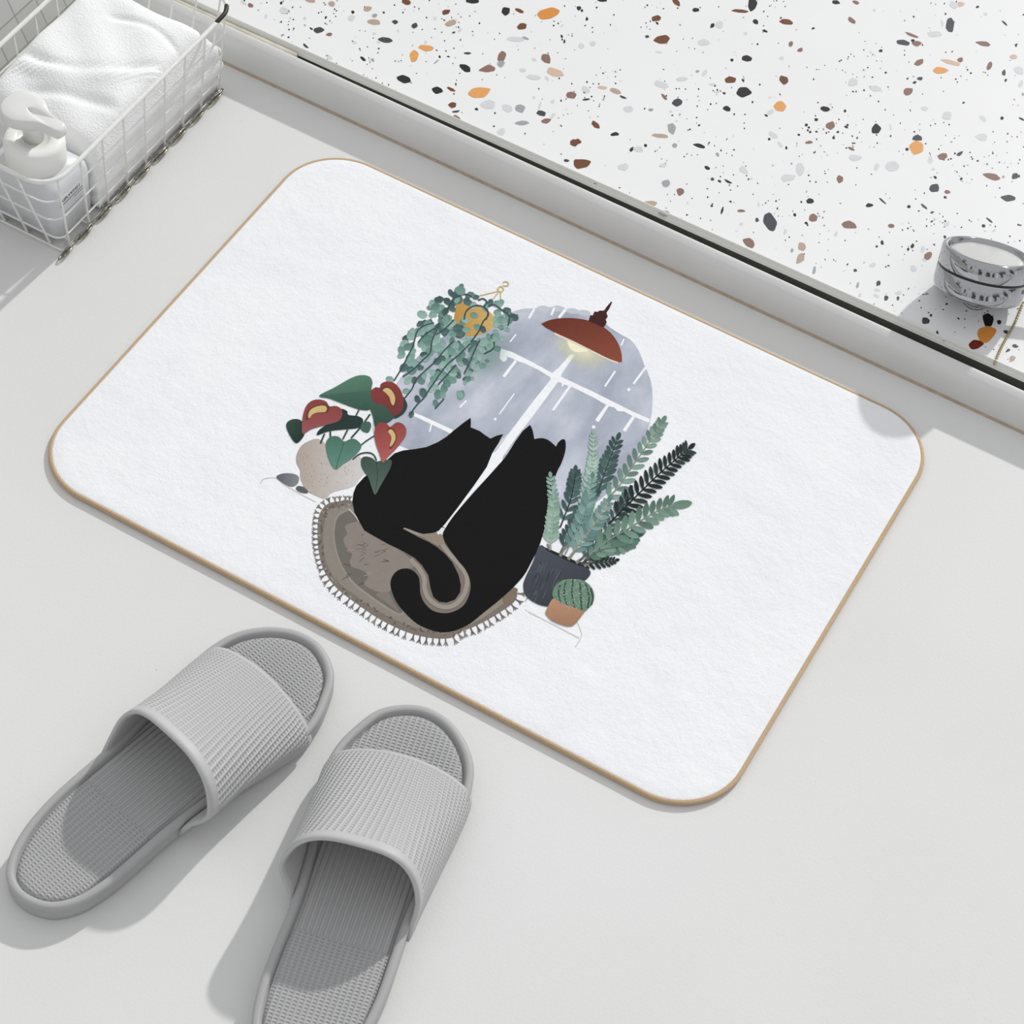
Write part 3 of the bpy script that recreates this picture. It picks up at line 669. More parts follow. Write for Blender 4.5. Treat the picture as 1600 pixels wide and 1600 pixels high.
hl([(335, 1182), (328, 1120), (338, 1040), (360, 980), (400, 945), (450, 936), (500, 950), (525, 985), (570, 982), (610, 1005), (616, 1050), (590, 1090), (530, 1110), (450, 1130), (390, 1150)], (150, 58, 56), 17, (160, 84, 86), (0, 1))
hl([(820, 885), (850, 850), (885, 852), (892, 825), (930, 808), (980, 815), (1020, 850), (1045, 900), (1055, 960), (1040, 1020), (1000, 1050), (970, 1040), (920, 980), (870, 968), (832, 940)], (154, 56, 50), 17, (128, 52, 56), (0, 1))
hl([(845, 1180), (860, 1120), (900, 1100), (940, 1115), (960, 1132), (1000, 1102), (1040, 1106), (1070, 1140), (1070, 1190), (1040, 1240), (990, 1300), (940, 1350), (905, 1388), (880, 1320), (855, 1250)], (156, 62, 60), 19, (190, 92, 86), (.2, 1))
hl([(500, 1290), (505, 1230), (540, 1200), (590, 1202), (630, 1236), (680, 1216), (720, 1226), (752, 1265), (740, 1300), (680, 1360), (620, 1400), (570, 1436), (530, 1390)], (70, 118, 98), 18, (92, 146, 130), (0, 1))
P.line(Z1([(630, 1238), (600, 1330), (572, 1430)]), 1.2, (56, 96, 82), 19)
hl([(750, 1400), (755, 1355), (790, 1343), (832, 1356), (858, 1378), (900, 1372), (965, 1368), (962, 1420), (925, 1490), (885, 1560), (850, 1616), (825, 1560), (800, 1490), (765, 1440)], (58, 82, 72), 18, (86, 112, 98), (0, 1))
P.line(Z1([(860, 1380), (868, 1480), (852, 1600)]), 1.0, (50, 70, 62), 19)
for q in ([(905, 870), (938, 855), (975, 880), (994, 930), (982, 978), (965, 962), (952, 920), (930, 893)], [(372, 1060), (385, 1015), (430, 988), (482, 980), (505, 997), (495, 1025), (440, 1030), (402, 1045), (385, 1068)], [(943, 1165), (965, 1150), (990, 1178), (996, 1220), (972, 1265), (955, 1270), (967, 1222), (962, 1192)]):
    c = Vector((sum(p[0] for p in q) / len(q), sum(p[1] for p in q) / len(q)))
    P.curve(Z1([tuple(c + (Vector(p) - c) * 1.28) for p in q]), (112, 62, 46), 20)
    P.curve(Z1(q), (216, 180, 112), 21)

# potted ferns and cactus -----------------------------------------
def frond(stem, n, ln, wd, cols, lay, sc, stemcol, spread=.75, tip=True, taper=.5, start=.12):
    pts = cr([Vector(p) for p in sc(stem)], 8, False); L = len(pts)
    P.line([tuple(p) for p in sc(stem)], 2.4, stemcol, lay + 1, w2=1.4)
    for i in range(n):
        t = start + (1 - start) * i / n; q = t * (L - 1); a = pts[int(q)]; b_ = pts[min(int(q) + 1, L - 1)]
        if b_ == a: a = pts[int(q) - 1]
        p = a.lerp(b_, q - int(q)); an = math.atan2((b_ - a).y, (b_ - a).x)
        l = ln * (1 - taper * t * t) * rr.uniform(.9, 1.08)
        for sg in (-1, 1):
            c = rr.choice(cols); P.leaf((p.x, p.y), an + sg * spread, l, wd * (1 - .35 * t * t), c, lay, tuple(min(255, int(q_ * 1.12) + 4) for q_ in c), blunt=.62)
    if tip:
        an = math.atan2((pts[-1] - pts[-3]).y, (pts[-1] - pts[-3]).x); P.leaf(tuple(pts[-1]), an, ln * .6, wd, cols[0], lay, blunt=.6)
pot = Z4([(575, 530), (640, 572), (740, 622), (850, 665), (888, 690), (885, 720), (850, 755), (760, 830), (655, 900), (625, 912), (560, 897), (490, 850), (470, 790), (482, 735), (530, 635)])
P.poly([tuple(p) for p in cr(pot, 4)], (78, 83, 94), 16, (58, 63, 74), d=(.4, 1))
for k in range(40):
    x = rr.uniform(500, 740); y = rr.uniform(620, 860)
    if y > 560 + (x - 500) * .55 and y < 880 - abs(x - 600) * .3 and y > 590 + (600 - x): P.line(Z4([(x, y), (x - 22, y + rr.uniform(30, 60))]), .9, rr.choice(((48, 52, 62), (92, 98, 108))), 17, smooth=False)
P.poly(Z4([(600, 540), (740, 600), (850, 655), (860, 672), (740, 625), (620, 565)]), (40, 42, 40), 17)
for q in ([(640, 560), (620, 520)], [(700, 600), (720, 560), (760, 520)], [(750, 620), (800, 560)], [(800, 640), (870, 590)], [(850, 660), (900, 630)]): P.line(Z4(q), 5, (132, 128, 118), 18, w2=2.5, smooth=False)
TE = [(96, 134, 128), (108, 146, 142), (86, 122, 120), (118, 152, 140)]; DK = [(36, 48, 46), (30, 42, 42), (44, 60, 56)]; MG = [(92, 128, 110), (80, 114, 98), (104, 140, 122)]; PG = [(146, 178, 160), (134, 168, 150), (156, 186, 170)]; DT = [(58, 86, 84), (66, 98, 94), (50, 76, 74)]
frond([(840, 640), (960, 560), (1080, 500), (1170, 470)], 9, 25, 8, DT, 17, Z4, (60, 80, 72))
frond([(820, 640), (950, 640), (1040, 625)], 7, 14, 5, DK, 17, Z4, (60, 66, 60))
frond([(700, 580), (780, 420), (860, 280), (930, 180)], 14, 20, 6.5, DT, 17, Z4, (80, 100, 100))
frond([(930, 1420), (975, 1290), (1015, 1180), (1055, 1075)], 9, 23, 7, DT, 18, Z2, (50, 74, 66), .75)
frond([(1000, 1600), (1110, 1490), (1230, 1370), (1340, 1265), (1440, 1180), (1500, 1130)], 17, 24, 7.2, DK, 20, Z2, (24, 30, 30), .95, taper=.3)
frond([(940, 1500), (1060, 1370), (1150, 1240), (1240, 1110), (1300, 1020), (1335, 965)], 13, 22, 7.4, [(104, 140, 124), (118, 152, 136), (92, 124, 112)], 19, Z2, (130, 142, 118), .8)
frond([(700, 1620), (765, 1450), (788, 1340), (795, 1275)], 10, 20, 6.5, DT, 18, Z2, (44, 62, 56), .72)
frond([(840, 1560), (880, 1350), (905, 1200), (908, 1040)], 16, 17, 5.5, PG, 19, Z2, (168, 190, 170), .75)
frond([(640, 560), (650, 400), (660, 270), (642, 110)], 16, 17, 6.2, [(128, 162, 144), (112, 150, 134), (140, 170, 152)], 20, Z4, (150, 176, 156), .8)
frond([(730, 590), (800, 450), (850, 330), (880, 240), (900, 120)], 15, 20, 7, TE, 20, Z4, (120, 148, 140), .8)
frond([(760, 600), (860, 470), (930, 380), (1000, 260)], 12, 22, 7, TE, 20, Z4, (150, 152, 130), .8)
frond([(820, 630), (900, 540), (1000, 420), (1080, 300), (1130, 200)], 13, 21, 6.5, DT, 19, Z4, (70, 90, 84), .8)
frond([(880, 590), (1000, 500), (1120, 430), (1230, 360), (1330, 305), (1400, 285)], 11, 27, 10.5, MG, 21, Z4, (126, 140, 130), .9, taper=.3)
P.leaf(Z4([(1395, 285)])[0], -.15, 33, 13, (98, 134, 112), 22, (112, 146, 126)); 
frond([(860, 620), (960, 560), (1080, 540), (1150, 520)], 9, 18, 8, MG, 20, Z4, (90, 110, 96), .8)
# cactus and clay pot
P.curve(Z4([(655, 865), (700, 880), (790, 915), (852, 938), (840, 965), (800, 1015), (770, 1035), (720, 1030), (650, 1000), (615, 965), (612, 940)]), (194, 140, 106), 22, (170, 120, 90))
P.curve(Z4([(660, 860), (655, 815), (680, 775), (720, 748), (780, 742), (840, 750), (885, 780), (912, 830), (905, 890), (870, 930), (845, 945), (790, 920), (730, 900)]), (104, 140, 116), 23)
for q in ([(700, 780), (690, 830), (705, 890)], [(735, 755), (725, 840), (745, 905)], [(780, 745), (775, 840), (790, 920)], [(822, 750), (830, 850), (835, 935)], [(860, 768), (880, 850), (872, 925)], [(890, 800), (905, 860), (895, 905)]): P.line(Z4(q), 2.6, (56, 84, 70), 24)
for k in range(150):
    a_, r_ = rr.uniform(0, 6.28), rr.uniform(0, 1) ** .5 * 112; P.leaf(Z4([(785 + r_ * math.cos(a_), 838 + r_ * .85 * math.sin(a_))])[0], rr.uniform(0, 6), 1.6, 1.1, (168, 190, 170), 25)
pr_o = P.build('printed_picture', [M_print, M_cloud], matroot, (wmb_v, [tuple(range(len(win) - 1, -1, -1))]))
pr_o['label'] = 'printed picture of two black cats between potted plants before a rainy round window'

# ------------------------------------------------------------------ slippers
OUT = [(-.002, -.0062), (.0135, -.0032), (.0265, .0055), (.0358, .0215), (.0400, .043), (.0408, .0675), (.0405, .105), (.0435, .147), (.0495, .19), (.0520, .215), (.049, .236), (.0415, .254), (.031, .271), (.0165, .281), (-.002, .2855), (-.021, .281), (-.038, .268), (-.0505, .249), (-.055, .226), (-.0535, .195), (-.0485, .155), (-.0442, .116), (-.0432, .09), (-.0418, .06), (-.0375, .034), (-.0290, .0125), (-.0170, -.0015)]
def make_slipper(label, origin, angdeg, mirror, prm):
    mir = -1 if mirror else 1
    oc = [Vector((p.x * mir * (1 + prm['wide'] * (1 - sm(p.y, .05, .13))), p.y - prm['long'] * max(0, 1 - p.y / .1))) for p in cr(OUT, 8)]
    if mirror: oc.reverse()
    N = len(oc)
    nor = []
    for i in range(N):
        t = (oc[(i + 1) % N] - oc[i - 1]).normalized(); nor.append(Vector((-t.y, t.x)))   # inward for CCW
    def ring(ins, z):
        return [Vector((p.x + q.x * ins, p.y + q.y * ins, z + zt(p.y))) for p, q in zip(oc, nor)]
    def zt(y): return -.0040 * sm(y, .09, .0) + .001 * sm(y, .22, .285)
    root = thing('slipper', label, 'slipper', (origin[0], origin[1], 0), math.radians(angdeg - 90), 'pair of grey bath slippers')
    mb = MB()
    rows = []
    for ins, z in ((.016, 0), (.006, 0), (.0036, .0008), (.0020, .0035), (.0010, .0085), (.0010, .0125), (.0016, .0148), (.0014, .0160), (.0008, .0190), (.0008, .0208), (.0018, .0221), (.0034, .0227), (.0054, .0226), (.0066, .0219), (.0073, .0204), (.0076, .0178)):
        r = ring(ins, z)
        if z == 0:
            for p in r: p.z = 0
        rows.append(r)
    b = mb.grid(rows, closed_v=True)
    mb.f.append(tuple(range(N - 1, -1, -1)))
    e = (len(rows) - 1) * N
    mb.f.append(tuple(range(e, e + N)))
    mb.build('sole', M_sole, root, world=False)
    # footbed: rings running in to a spine
    rows = []
    for k in range(15):
        t = k / 14; tt = t ** 1.2
        r = []
        for p, q in zip(oc, nor):
            a = Vector((p.x + q.x * .0078, p.y + q.y * .0078)); sp = Vector((0, min(max(a.y, .045), .24)))
            w = a.lerp(sp, tt)
            edge = 1 - math.exp(-t * 14)
            z = .0176 + .0032 * edge - .0012 * sm(t, .1, .9) + zt(w.y)
            r.append(Vector((w.x, w.y, z)))
        rows.append(r)
    mb = MB(); mb.grid(rows, closed_v=True)
    fb = mb.build('footbed', M_bed, root, world=False)
    uv = fb.data.uv_layers.new(name='UVMap')
    for lp in fb.data.loops:
        v = fb.data.vertices[lp.vertex_index].co; uv.data[lp.index].uv = (v.x, v.y)
    for p in fb.data.polygons:
        pass
    # strap
    def outx(y, side):
        best = None
        for i in range(N):
            a, c = oc[i], oc[(i + 1) % N]
            if (a.y - y) * (c.y - y) <= 0 and a.y != c.y:
                x = a.x + (c.x - a.x) * (y - a.y) / (c.y - a.y)
                if x * side > 0 and (best is None or x * side > best * side): best = x
        return best
    NS, NV = 150, 26
    def mid(s, t):
        th = PI * (1 - s)                     # s 0..1 runs from -x side to +x side
        cx_, sy_ = math.cos(th), math.sin(th)
        hf = sm(t, 0, 1)
        n_ = prm['n0'] + (prm['n1'] - prm['n0']) * t
        X = math.copysign(abs(cx_) ** (2 / n_), cx_); Zz = abs(sy_) ** (2 / n_)
        yb = prm['yb'] + prm['lean'] * (Zz ** .8) * (1 - 0 * t); yf = prm['yf'] + prm['bow'] * Zz
        y = yb + (yf - yb) * t
        yl = prm['yb'] + (prm['yf'] - prm['yb']) * t
        xl, xr = outx(yl, -1), outx(yl, 1)
        cx = (xl + xr) / 2; hw = (xr - xl) / 2
        bul = prm['bulge'] * (1 - t) ** .7 * math.sin(PI * min(1, Zz * 1.0)) ** .8 if Zz < .999 else 0
        side_b = prm['bl'] if X < 0 else prm['br']
        x = cx + X * (hw - .0006 + side_b * (1 - t) * sm(Zz, 0, .5))
        h = prm['h0'] + (prm['h1'] - prm['h0']) * (t ** .8)
        skew = prm['skew'] * X * Zz * (1 - t)
        z = .011 + (h - .011) * Zz + skew
        return Vector((x, y, z))
    rows = []; uvs = []
    grid = [[mid(i / NS, j / NV) for j in range(NV + 1)] for i in range(NS + 1)]
    arc = [[0] * (NV + 1) for _ in range(NS + 1)]
    for i in range(1, NS + 1):
        for j in range(NV + 1): arc[i][j] = arc[i - 1][j] + (grid[i][j] - grid[i - 1][j]).length
    for i in range(NS + 1):
        row = []; ur = []
        i0, i1 = max(i - 1, 0), min(i + 1, NS)
        nrm = []
        for j in range(NV + 1):
            j0, j1 = max(j - 1, 0), min(j + 1, NV)
            n_ = (grid[i1][j] - grid[i0][j]).cross(grid[i][j1] - grid[i][j0]).normalized()
            nrm.append(n_)
        H = .0023
        cen = arc[NS][NV // 2] / 2
        for j in range(NV + 1):
            e_ = min(j / 2.0, (NV - j) / 2.0, 1); hh = H * (.55 + .45 * math.sqrt(e_))
            row.append(grid[i][j] + nrm[j] * hh)
            v = (j / NV) * .098
            ur.append((arc[i][j] * (arc[NS][NV // 2] / max(arc[NS][j], 1e-6)), v if 1 < j < NV else -1))
        for j in range(NV, -1, -1):
            e_ = min(j / 2.0, (NV - j) / 2.0, 1); hh = H * (.55 + .45 * math.sqrt(e_))
            row.append(grid[i][j] - nrm[j] * hh); ur.append((0, -1))
        rows.append(row); uvs.append(ur)
    mb = MB(); mb.grid(rows, closed_v=True)
    nv = 2 * (NV + 1)
    mb.f.append(tuple(range(nv))); mb.f.append(tuple(range(NS * nv + nv - 1, NS * nv - 1, -1)))
    st = mb.build('strap', M_strap, root, world=False)
    uv = st.data.uv_layers.new(name='UVMap')
    for lp in st.data.loops:
        i, j = divmod(lp.vertex_index, nv); uv.data[lp.index].uv = uvs[i][j]
    return root
base = dict(n0=3.0, n1=1.85, yb=.106, lean=.026, yf=.226, bow=.004, bulge=0, bl=-.002, br=.019, h0=.077, h1=.040, skew=0, long=0, wide=0)
make_slipper('grey foam slipper on the left, shown whole to its rounded heel', (.2288, -.3014), 77.23, False, base)
b2 = dict(base); b2['bl'] = .014; b2['br'] = .003; b2['long'] = .012; b2['wide'] = .045
make_slipper('grey foam slipper on the right, its heel cut off by the bottom of the frame', (.4545 + .0, -.3060), 104.27, True, b2)

# ------------------------------------------------------------------ wire basket
bk = thing('wire_basket', 'white enamelled wire basket with chipped rim holding a towel and a pump bottle', 'basket', (-.175, .33, 0))
RX0, RX1, RY0, RY1, RZ = -.240, -.1045, .1935, .468, .087
BX0, BX1, BY0, BY1 = -.232, -.1075, .2065, .443
rim = [Vector((p.x, p.y, RZ)) for p in rrect(RX0, RX1, RY0, RY1, .024, 10)]
mb = MB(); mb.tube(rim, .0021, 10, closed=True); mb.build('rim', M_white, bk)
chipd = [p for p in rim if p.x > -.1135 and p.y > .43]
mb = MB(); cp = [(RX1, .427, RZ + .0002), (RX1, .436, RZ + .0004)] + [tuple(p + Vector((0, 0, .0005))) for p in chipd if p.y > .437][:6][::-1]
cp = sorted(cp, key=lambda p: p[1]); mb.tube(cp, [.0006] + [.0021] * (len(cp) - 2) + [.0008], 8)
c_ = mb.build('bare_rim_patch', M_chipd, bk); c_['label'] = 'black patch where the enamel has chipped off the rim'
def wire(name, pts, r=.0010, mat=None, n=6):
    q = MB(); q.tube(pts, r, n); return q.build(name, mat or M_white, bk)
ups = []
for k in range(9):           # right and left sides
    y = .2150 + (.4400 - .2150) * k / 8; yt = .2060 + (.4480 - .2060) * k / 8
    wire('upright_wire', [(RX1, yt, RZ - .001), (RX1 - .0003, yt, RZ - .006), (BX1, y, .004), (BX1 - .004, y, .0016)])
    wire('upright_wire', [(RX0, yt, RZ - .001), (BX0, y, .004), (BX0 + .004, y, .0016)])
for k in range(5):           # front and back
    x = BX1 - .014 - .0235 * k; xt = x - .007 + .0 * k
    xt = max(RX0 + .012, x - .017)
    wire('upright_wire', [(xt, RY0, RZ - .001), (x, BY0, .004), (x, BY0 + .004, .0016)])
    wire('upright_wire', [(x, RY1, RZ - .001), (x, BY1, .004), (x, BY1 - .004, .0016)])
for f in (.18, .45, .71):     # horizontal hoops
    z = .0875 * f
    x0_, x1_ = BX0 + (RX0 - BX0) * f, BX1 + (RX1 - BX1) * f; y0_, y1_ = BY0 + (RY0 - BY0) * f, BY1 + (RY1 - BY1) * f
    mb = MB(); mb.tube([(p.x, p.y, z) for p in rrect(x0_ + .0008, x1_ - .0008, y0_ + .0008, y1_ - .0008, .006 + .014 * f, 6)], .0009, 6, closed=True)
    mb.build('horizontal_wire', M_white, bk)
for k in range(10):
    y = BY0 + .012 + (BY1 - BY0 - .02) * k / 9
    wire('base_wire', [(BX0, y, .0030), (BX1 - .002, y, .0030)], .0009)
# tarnished lower frame with a curled foot at every upright
mb = MB(); mb.tube([(p.x, p.y, .0014) for p in rrect(BX0, BX1, BY0, BY1, .004, 4)], .0013, 6, closed=True)
lf = mb.build('lower_frame', M_white, bk)
mb = MB(); mb.tube([(BX1 + .0022 + .0006 * math.sin(i * 1.1), BY0 + (BY1 - BY0) * i / 60, .0040 + .0006 * math.cos(i * .9)) for i in range(61)], .0011, 6)
lf = mb.build('side_rail', M_rust, bk); lf['label'] = 'tarnished bare-metal bottom wire'
for k in range(9):
    y = .2150 + (.4400 - .2150) * k / 8
    pts = []
    for i in range(13):
        a = 2 * PI * i / 12; pts.append((BX1 + .0032 + .0020 * math.sin(a), y - .010 + .0090 * math.cos(a), .0026 + .0012 * math.sin(a)))
    wire('foot_loop', pts[:-1] + [pts[0]], .0009, M_rust)

# ------------------------------------------------------------------ towel
tw_c = Vector((-.1745, .3525)); 
NU, NVV = 150, 210
TX0, TX1, TY0, TY1 = -.2370, -.1108, .263, .441
def towel_pt(U, V):
    # U,V in -1..1 ; cushion with steep sides
    cxm = (TX0 + TX1) / 2; cym = (TY0 + TY1) / 2; hx = (TX1 - TX0) / 2; hy = (TY1 - TY0) / 2
    eu = (1 - abs(U) ** 10) ** .35 if abs(U) < 1 else 0; ev = (1 - abs(V) ** 12) ** .35 if abs(V) < 1 else 0
    e = eu * ev
    x = cxm + hx * U; y = cym + hy * V
    h = .079 - .010 * sm(V, -.1, -1) + .004 * sm(U, -.5, -1)
    # sweeping creases
    def crease(x1, y1, x2, y2, w, dpt, bend=0):
        t = ((x - x1) * (x2 - x1) + (y - y1) * (y2 - y1)) / ((x2 - x1) ** 2 + (y2 - y1) ** 2)
        px = x1 + (x2 - x1) * t; py = y1 + (y2 - y1) * t + bend * math.sin(PI * max(0, min(1, t)))
        dd = math.hypot(x - px, y - py) * (1 if (y > py) else -1)
        m_ = sm(t, -.15, .15) * (1 - sm(t, .85, 1.15))
        return dpt * m_ * math.exp(-(dd / w) ** 2)
    h -= crease(-.222, .322, -.125, .372, .0055, .0045, -.014)
    h += crease(-.222, .310, -.125, .360, .008, .0030, -.014)
    h -= crease(-.19, .40, -.12, .398, .004, .0025, .008)
    h -= crease(-.2, .29, -.125, .312, .006, .003, .004)
    h += .0018 * math.sin(x * 95 + y * 40) * math.sin(y * 70 - 1)
    # ribbed band
    rb = math.exp(-(((y - .335) - (x + .17) * .5) / .014) ** 2)
    h += .0006 * rb * math.sin((x * .86 - y * .5) * 2 * PI / .0045)
    z = .0045 + (h - .0045) * e
    if e < 1:
        lay = math.sin(z * 2 * PI / .021)
        k_ = .0015 * lay * (1 - e)
        x += k_ * (1 if U > 0 else -1) * (abs(U) > .9); y += k_ * (1 if V > 0 else -1) * (abs(V) > .9)
    # back right corner bulges out of the basket
    bl = sm(U, .6, 1) * sm(V, .75, 1) * math.sin(PI * min(1, z / .075))
    x += .0030 * bl; y += .010 * bl
    return Vector((x, y, z))
def warp(t): return math.copysign(abs(math.sin(t * PI / 2)) ** .8, t)
rows = [[towel_pt(warp(-1 + 2 * i / NU), warp(-1 + 2 * j / NVV)) for j in range(NVV + 1)] for i in range(NU + 1)]
tv = [p for r in rows for p in r]; nb = len(tv)
mb = MB(); mb.grid(rows)
border = [i * (NVV + 1) for i in range(NU + 1)] + [NU * (NVV + 1) + j for j in range(1, NVV + 1)] + [i * (NVV + 1) + NVV for i in range(NU - 1, -1, -1)] + [j for j in range(NVV - 1, 0, -1)]
mb.f.append(tuple(border))
tw = mb.build('folded_towel', M_towel)
tag(tw, 'folded white terry towel filling the wire basket behind the bottle', 'towel')

# ------------------------------------------------------------------ pump bottle
BCX, BCY = -.1510, .2360
bt = thing('pump_bottle', 'milky white pump bottle standing in the front corner of the wire basket', 'bottle', (BCX, BCY, .0042))
mb = MB(); rows = []
for s_, z in ((.6, 0), (.93, .0006), (1, .003), (1, .046), (.97, .052), (.88, .056), (.70, .0585), (.62, .060)):
    hx, hy = .0365 * s_, .0262 * s_
    rows.append([Vector((p.x, p.y, z)) for p in rrect(-hx, hx, -hy, hy, min(hx, hy) * (.35 if s_ > .85 else .8), 8)])
mb.grid(rows, closed_v=True); n = len(rows[0]); mb.f.append(tuple(range(n - 1, -1, -1))); mb.f.append(tuple(range(7 * n, 8 * n)))
mb.build('bottle_body', M_body, bt, world=False)
mb = MB(); mb.lathe([(.010, .0575), (.0245, .0575), (.0255, .0590), (.0255, .0785), (.0245, .0815), (.021, .0830), (.0135, .0832), (.0130, .0820), (.004, .0815)], n=64)
cp_ = mb.build('collar', M_cap, bt, world=False)
mb = MB(); mb.lathe([(.0085, .082), (.0085, .094), (.0115, .098), (.0120, .104)], n=40); mb.build('pump_neck', M_frost, bt, world=False)
# pump head: broad round button narrowing to a nozzle that points along +x
hp = [(-.0225, 0), (-.0200, .0105), (-.0120, .0175), (-.001, .0188), (.0090, .0140), (.0160, .0088), (.0260, .0062), (.0345, .0052), (.0365, .0), (.0345, -.0052), (.0260, -.0062), (.0160, -.0088), (.0090, -.0140), (-.001, -.0188), (-.0120, -.0175), (-.0200, -.0105)]
hc = cr(hp, 6); rows = []
for s_, z in ((.80, .1035), (.96, .1040), (1, .1060), (1, .1110), (.97, .1130), (.90, .1140), (.5, .1142), (.2, .1143), (.05, .1143)):
    rows.append([Vector((-.0035 + p.x * s_, p.y * s_, z - (.0035 * sm(p.x, .008, .036)))) for p in hc])
mb = MB(); mb.grid(rows, closed_v=True); n = len(hc); mb.f.append(tuple(range(n - 1, -1, -1))); mb.f.append(tuple(range(8 * n, 9 * n)))
mb.build('pump_head', M_frost, bt, world=False)
# lettering and rules on the side facing the mat
cu = bpy.data.curves.new('lettering', 'FONT'); cu.body = 'AIRWHIT'; cu.size = .0068; cu.extrude = .00006; cu.space_character = 1.0
tmp = bpy.data.objects.new('tmp_text', cu); COL.objects.link(tmp); bpy.context.view_layer.update()
me = bpy.data.meshes.new_from_object(tmp); COL.objects.unlink(tmp); bpy.data.objects.remove(tmp)
bm = bmesh.new(); bm.from_mesh(me)
for v in bm.verts:
    x, y, z = v.co; v.co = (.0366 + z, -.0185 + x, .0395 + y)
def rule(y0, y1, z0, z1, e=.00006):
    vs = [bm.verts.new((.0366 + dx, yy, zz)) for dx in (-e, e) for yy, zz in ((y0, z0), (y1, z0), (y1, z1), (y0, z1))]
    for f in ((0, 3, 2, 1), (4, 5, 6, 7), (0, 1, 5, 4), (1, 2, 6, 5), (2, 3, 7, 6), (3, 0, 4, 7)): bm.faces.new([vs[i] for i in f])
rule(-.019, .012, .0368, .0374); rule(.000, .012, .0340, .0344); rule(-.017, .010, .026, .0262)
bm.to_mesh(me); bm.free(); me.materials.clear(); me.materials.append(M_ink)
lo = bpy.data.objects.new('lettering', me); COL.objects.link(lo); lo.parent = bt; lo['label'] = 'small dark capital lettering over a thin rule'

# ------------------------------------------------------------------ chrome knob
AX = RT @ (Matrix.Rotation(math.radians(11.3), 3, 'Z') @ Vector((0, -math.sin(math.radians(66)), -math.cos(math.radians(66)))))
AX.normalize()
KR = .0385; KH = .036
bc = at(1527, 456, .0450)
q = AX.to_track_quat('Z', 'Y').to_matrix()
knob = thing('chrome_tap_knob', 'round polished chrome tap knob tilted on the speckled slab at the right edge', 'tap knob', (bc.x, bc.y, Z_T))
mb = MB(); mb.lathe([(.006, -.0015), (KR * .90, -.0015), (KR * .955, -.0005), (KR * .98, .0015), (KR, .005), (KR, .0174), (KR - .0006, .0180), (.01, .0180)], c=bc, n=96, M=q); mb.build('knob_base', M_chrome, knob)
mb = MB(); mb.lathe([(.01, .0176), (KR - .0005, .0176), (KR - .0005, .0202), (.01, .0202)], c=bc, n=96, M=q); mb.build('groove', M_dark, knob)
mb = MB(); mb.lathe([(.01, .0196), (KR - .0006, .0196), (KR, .0202), (KR, .0345), (KR - .0008, .0357), (KR - .0022, .0362), (KR - .0042, .0360), (KR - .0048, .0345), (KR - .0050, .0325), (.004, .0325)], c=bc, n=96, M=q); mb.build('knob_top', M_chrome, knob)
mb = MB(); mb.lathe([(KR - .0095, .0320), (KR - .0048, .0320), (KR - .0048, .0329), (KR - .0095, .0329)], c=bc, n=96, M=q); rg = mb.build('seal_ring', M_dark, knob); rg['label'] = 'dark ring round the disc'
mb = MB(); mb.lathe([(.002, .0322), (KR - .0064, .0322), (KR - .0066, .0338), (KR - .012, .0339), (.016, .0345), (.002, .0347)], c=bc, n=96, M=q); dsk = mb.build('cap_disc', M_disc, knob); dsk['label'] = 'matt silver disc set in the top'
# stem down to the slab
sb = Vector((bc.x, bc.y + .004, Z_T)); mb = MB()
mb.tube([sb + Vector((0, 0, .0)), sb + Vector((0, 0, .004)), sb + Vector((0, 0, .0045)), bc - AX * .004, bc + AX * .002], [.011, .011, .009, .009, .010], 32); mb.build('stem', M_chrome, knob)
# small lever on the right side, leaving the frame
xr_ = q @ Vector((0, 0, 0)); cr_r = RT @ Vector((math.cos(math.radians(11.3)), math.sin(math.radians(11.3)), 0)); sd = (cr_r - AX * cr_r.dot(AX)).normalized()
l0 = bc + AX * .010 + sd * (KR - .001)
dn = (RT @ Vector((0, 0, -1))); dn = (dn - AX * dn.dot(AX) - sd * dn.dot(sd)).normalized()
mb = MB(); mb.tube([l0, l0 + sd * .006 - dn * .0, l0 + sd * .022, l0 + sd * .030, l0 + sd * .034], [.0040, .0045, .0042, .0050, .0030], 20); mb.build('lever', M_chrome, knob)

# ball chain from the knob to the edge of the slab
ca, cb = at(1600, 470, .0315), at(1553, 570, .0315)
pts = cr([ca, ca.lerp(cb, .35) + Vector((.001, 0, 0)), ca.lerp(cb, .7) - Vector((.0005, 0, 0)), cb], 20, False)
mb = MB(); mb.tube(pts, .0006, 6)
L = 0; last = pts[0]
for p in pts:
    if (p - last).length >= .0026:
        mb.lathe([(.0002, -.0011), (.0009, -.0007), (.00125, 0), (.0009, .0007), (.0002, .0011)], c=p, n=8); last = p
ch = mb.build('ball_chain', M_brass); tag(ch, 'thin tarnished brass bead chain lying on the speckled slab below the tap knob', 'chain')

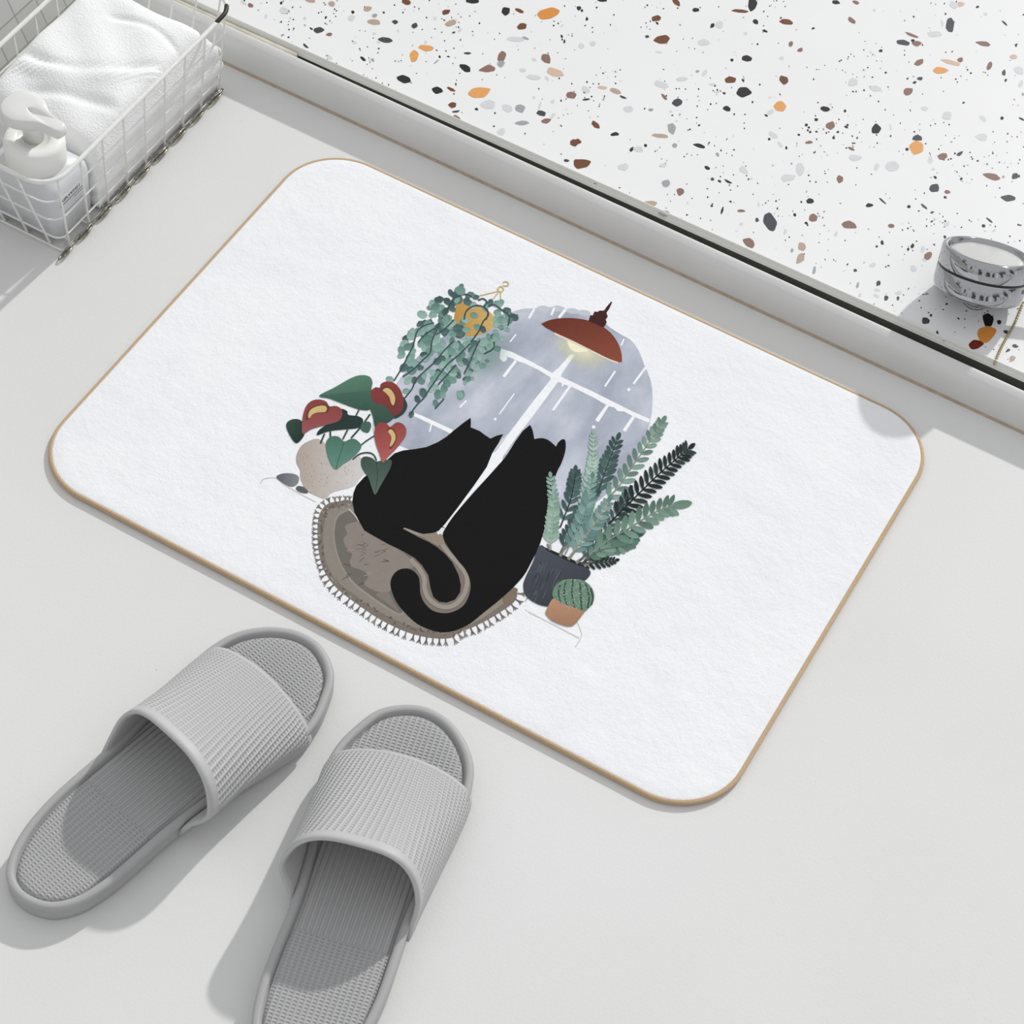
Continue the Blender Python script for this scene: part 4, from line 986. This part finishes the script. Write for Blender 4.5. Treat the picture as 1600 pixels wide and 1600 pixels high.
# ------------------------------------------------------------------ light
sun = bpy.data.lights.new('sun', 'SUN'); sun.energy = 2.05; sun.angle = math.radians(1.6); sun.color = (1, .995, .98)
so = bpy.data.objects.new('sun', sun); COL.objects.link(so)
el, az = math.radians(33), math.radians(85)
sd_ = Vector((math.cos(el) * math.cos(az), math.cos(el) * math.sin(az), math.sin(el)))
so.rotation_euler = sd_.to_track_quat('Z', 'Y').to_euler(); so.location = (0, 2, 2)
w = bpy.data.worlds.new('World'); S.world = w; w.use_nodes = True
nt = w.node_tree; bg = nt.nodes['Background']
tc = nt.nodes.new('ShaderNodeTexCoord'); mp = nt.nodes.new('ShaderNodeMapping'); mp.inputs['Scale'].default_value = (2.4, 2.4, .35)
nz = nt.nodes.new('ShaderNodeTexNoise'); nz.inputs['Scale'].default_value = 2.2; nz.inputs['Detail'].default_value = 1
rp = nt.nodes.new('ShaderNodeValToRGB'); e = rp.color_ramp.elements
e[0].position = .40; e[0].color = (.10, .10, .105, 1); e[1].position = .46; e[1].color = (.66, .66, .67, 1)
e.new(.56).color = (.74, .74, .75, 1); e.new(.60).color = (.30, .30, .31, 1); e.new(.64).color = (.9, .9, .9, 1)
sp = nt.nodes.new('ShaderNodeSeparateXYZ'); mr = nt.nodes.new('ShaderNodeMapRange'); mr.inputs[1].default_value = .30; mr.inputs[2].default_value = .55
mx = nt.nodes.new('ShaderNodeMix'); mx.data_type = 'RGBA'; mx.inputs[7].default_value = (.71, .715, .73, 1)
nt.links.new(tc.outputs['Generated'], mp.inputs['Vector']); nt.links.new(mp.outputs[0], nz.inputs['Vector']); nt.links.new(nz.outputs['Fac'], rp.inputs[0])
nt.links.new(tc.outputs['Generated'], sp.inputs[0]); nt.links.new(sp.outputs[2], mr.inputs[0]); nt.links.new(mr.outputs[0], mx.inputs[0]); nt.links.new(rp.outputs[0], mx.inputs[6]); nt.links.new(mx.outputs[2], bg.inputs[0])
bg.inputs[1].default_value = 1.0

vs = S.view_settings; vs.view_transform = 'Standard'; vs.look = 'None'; vs.exposure = 0; vs.gamma = 1; vs.use_curve_mapping = False
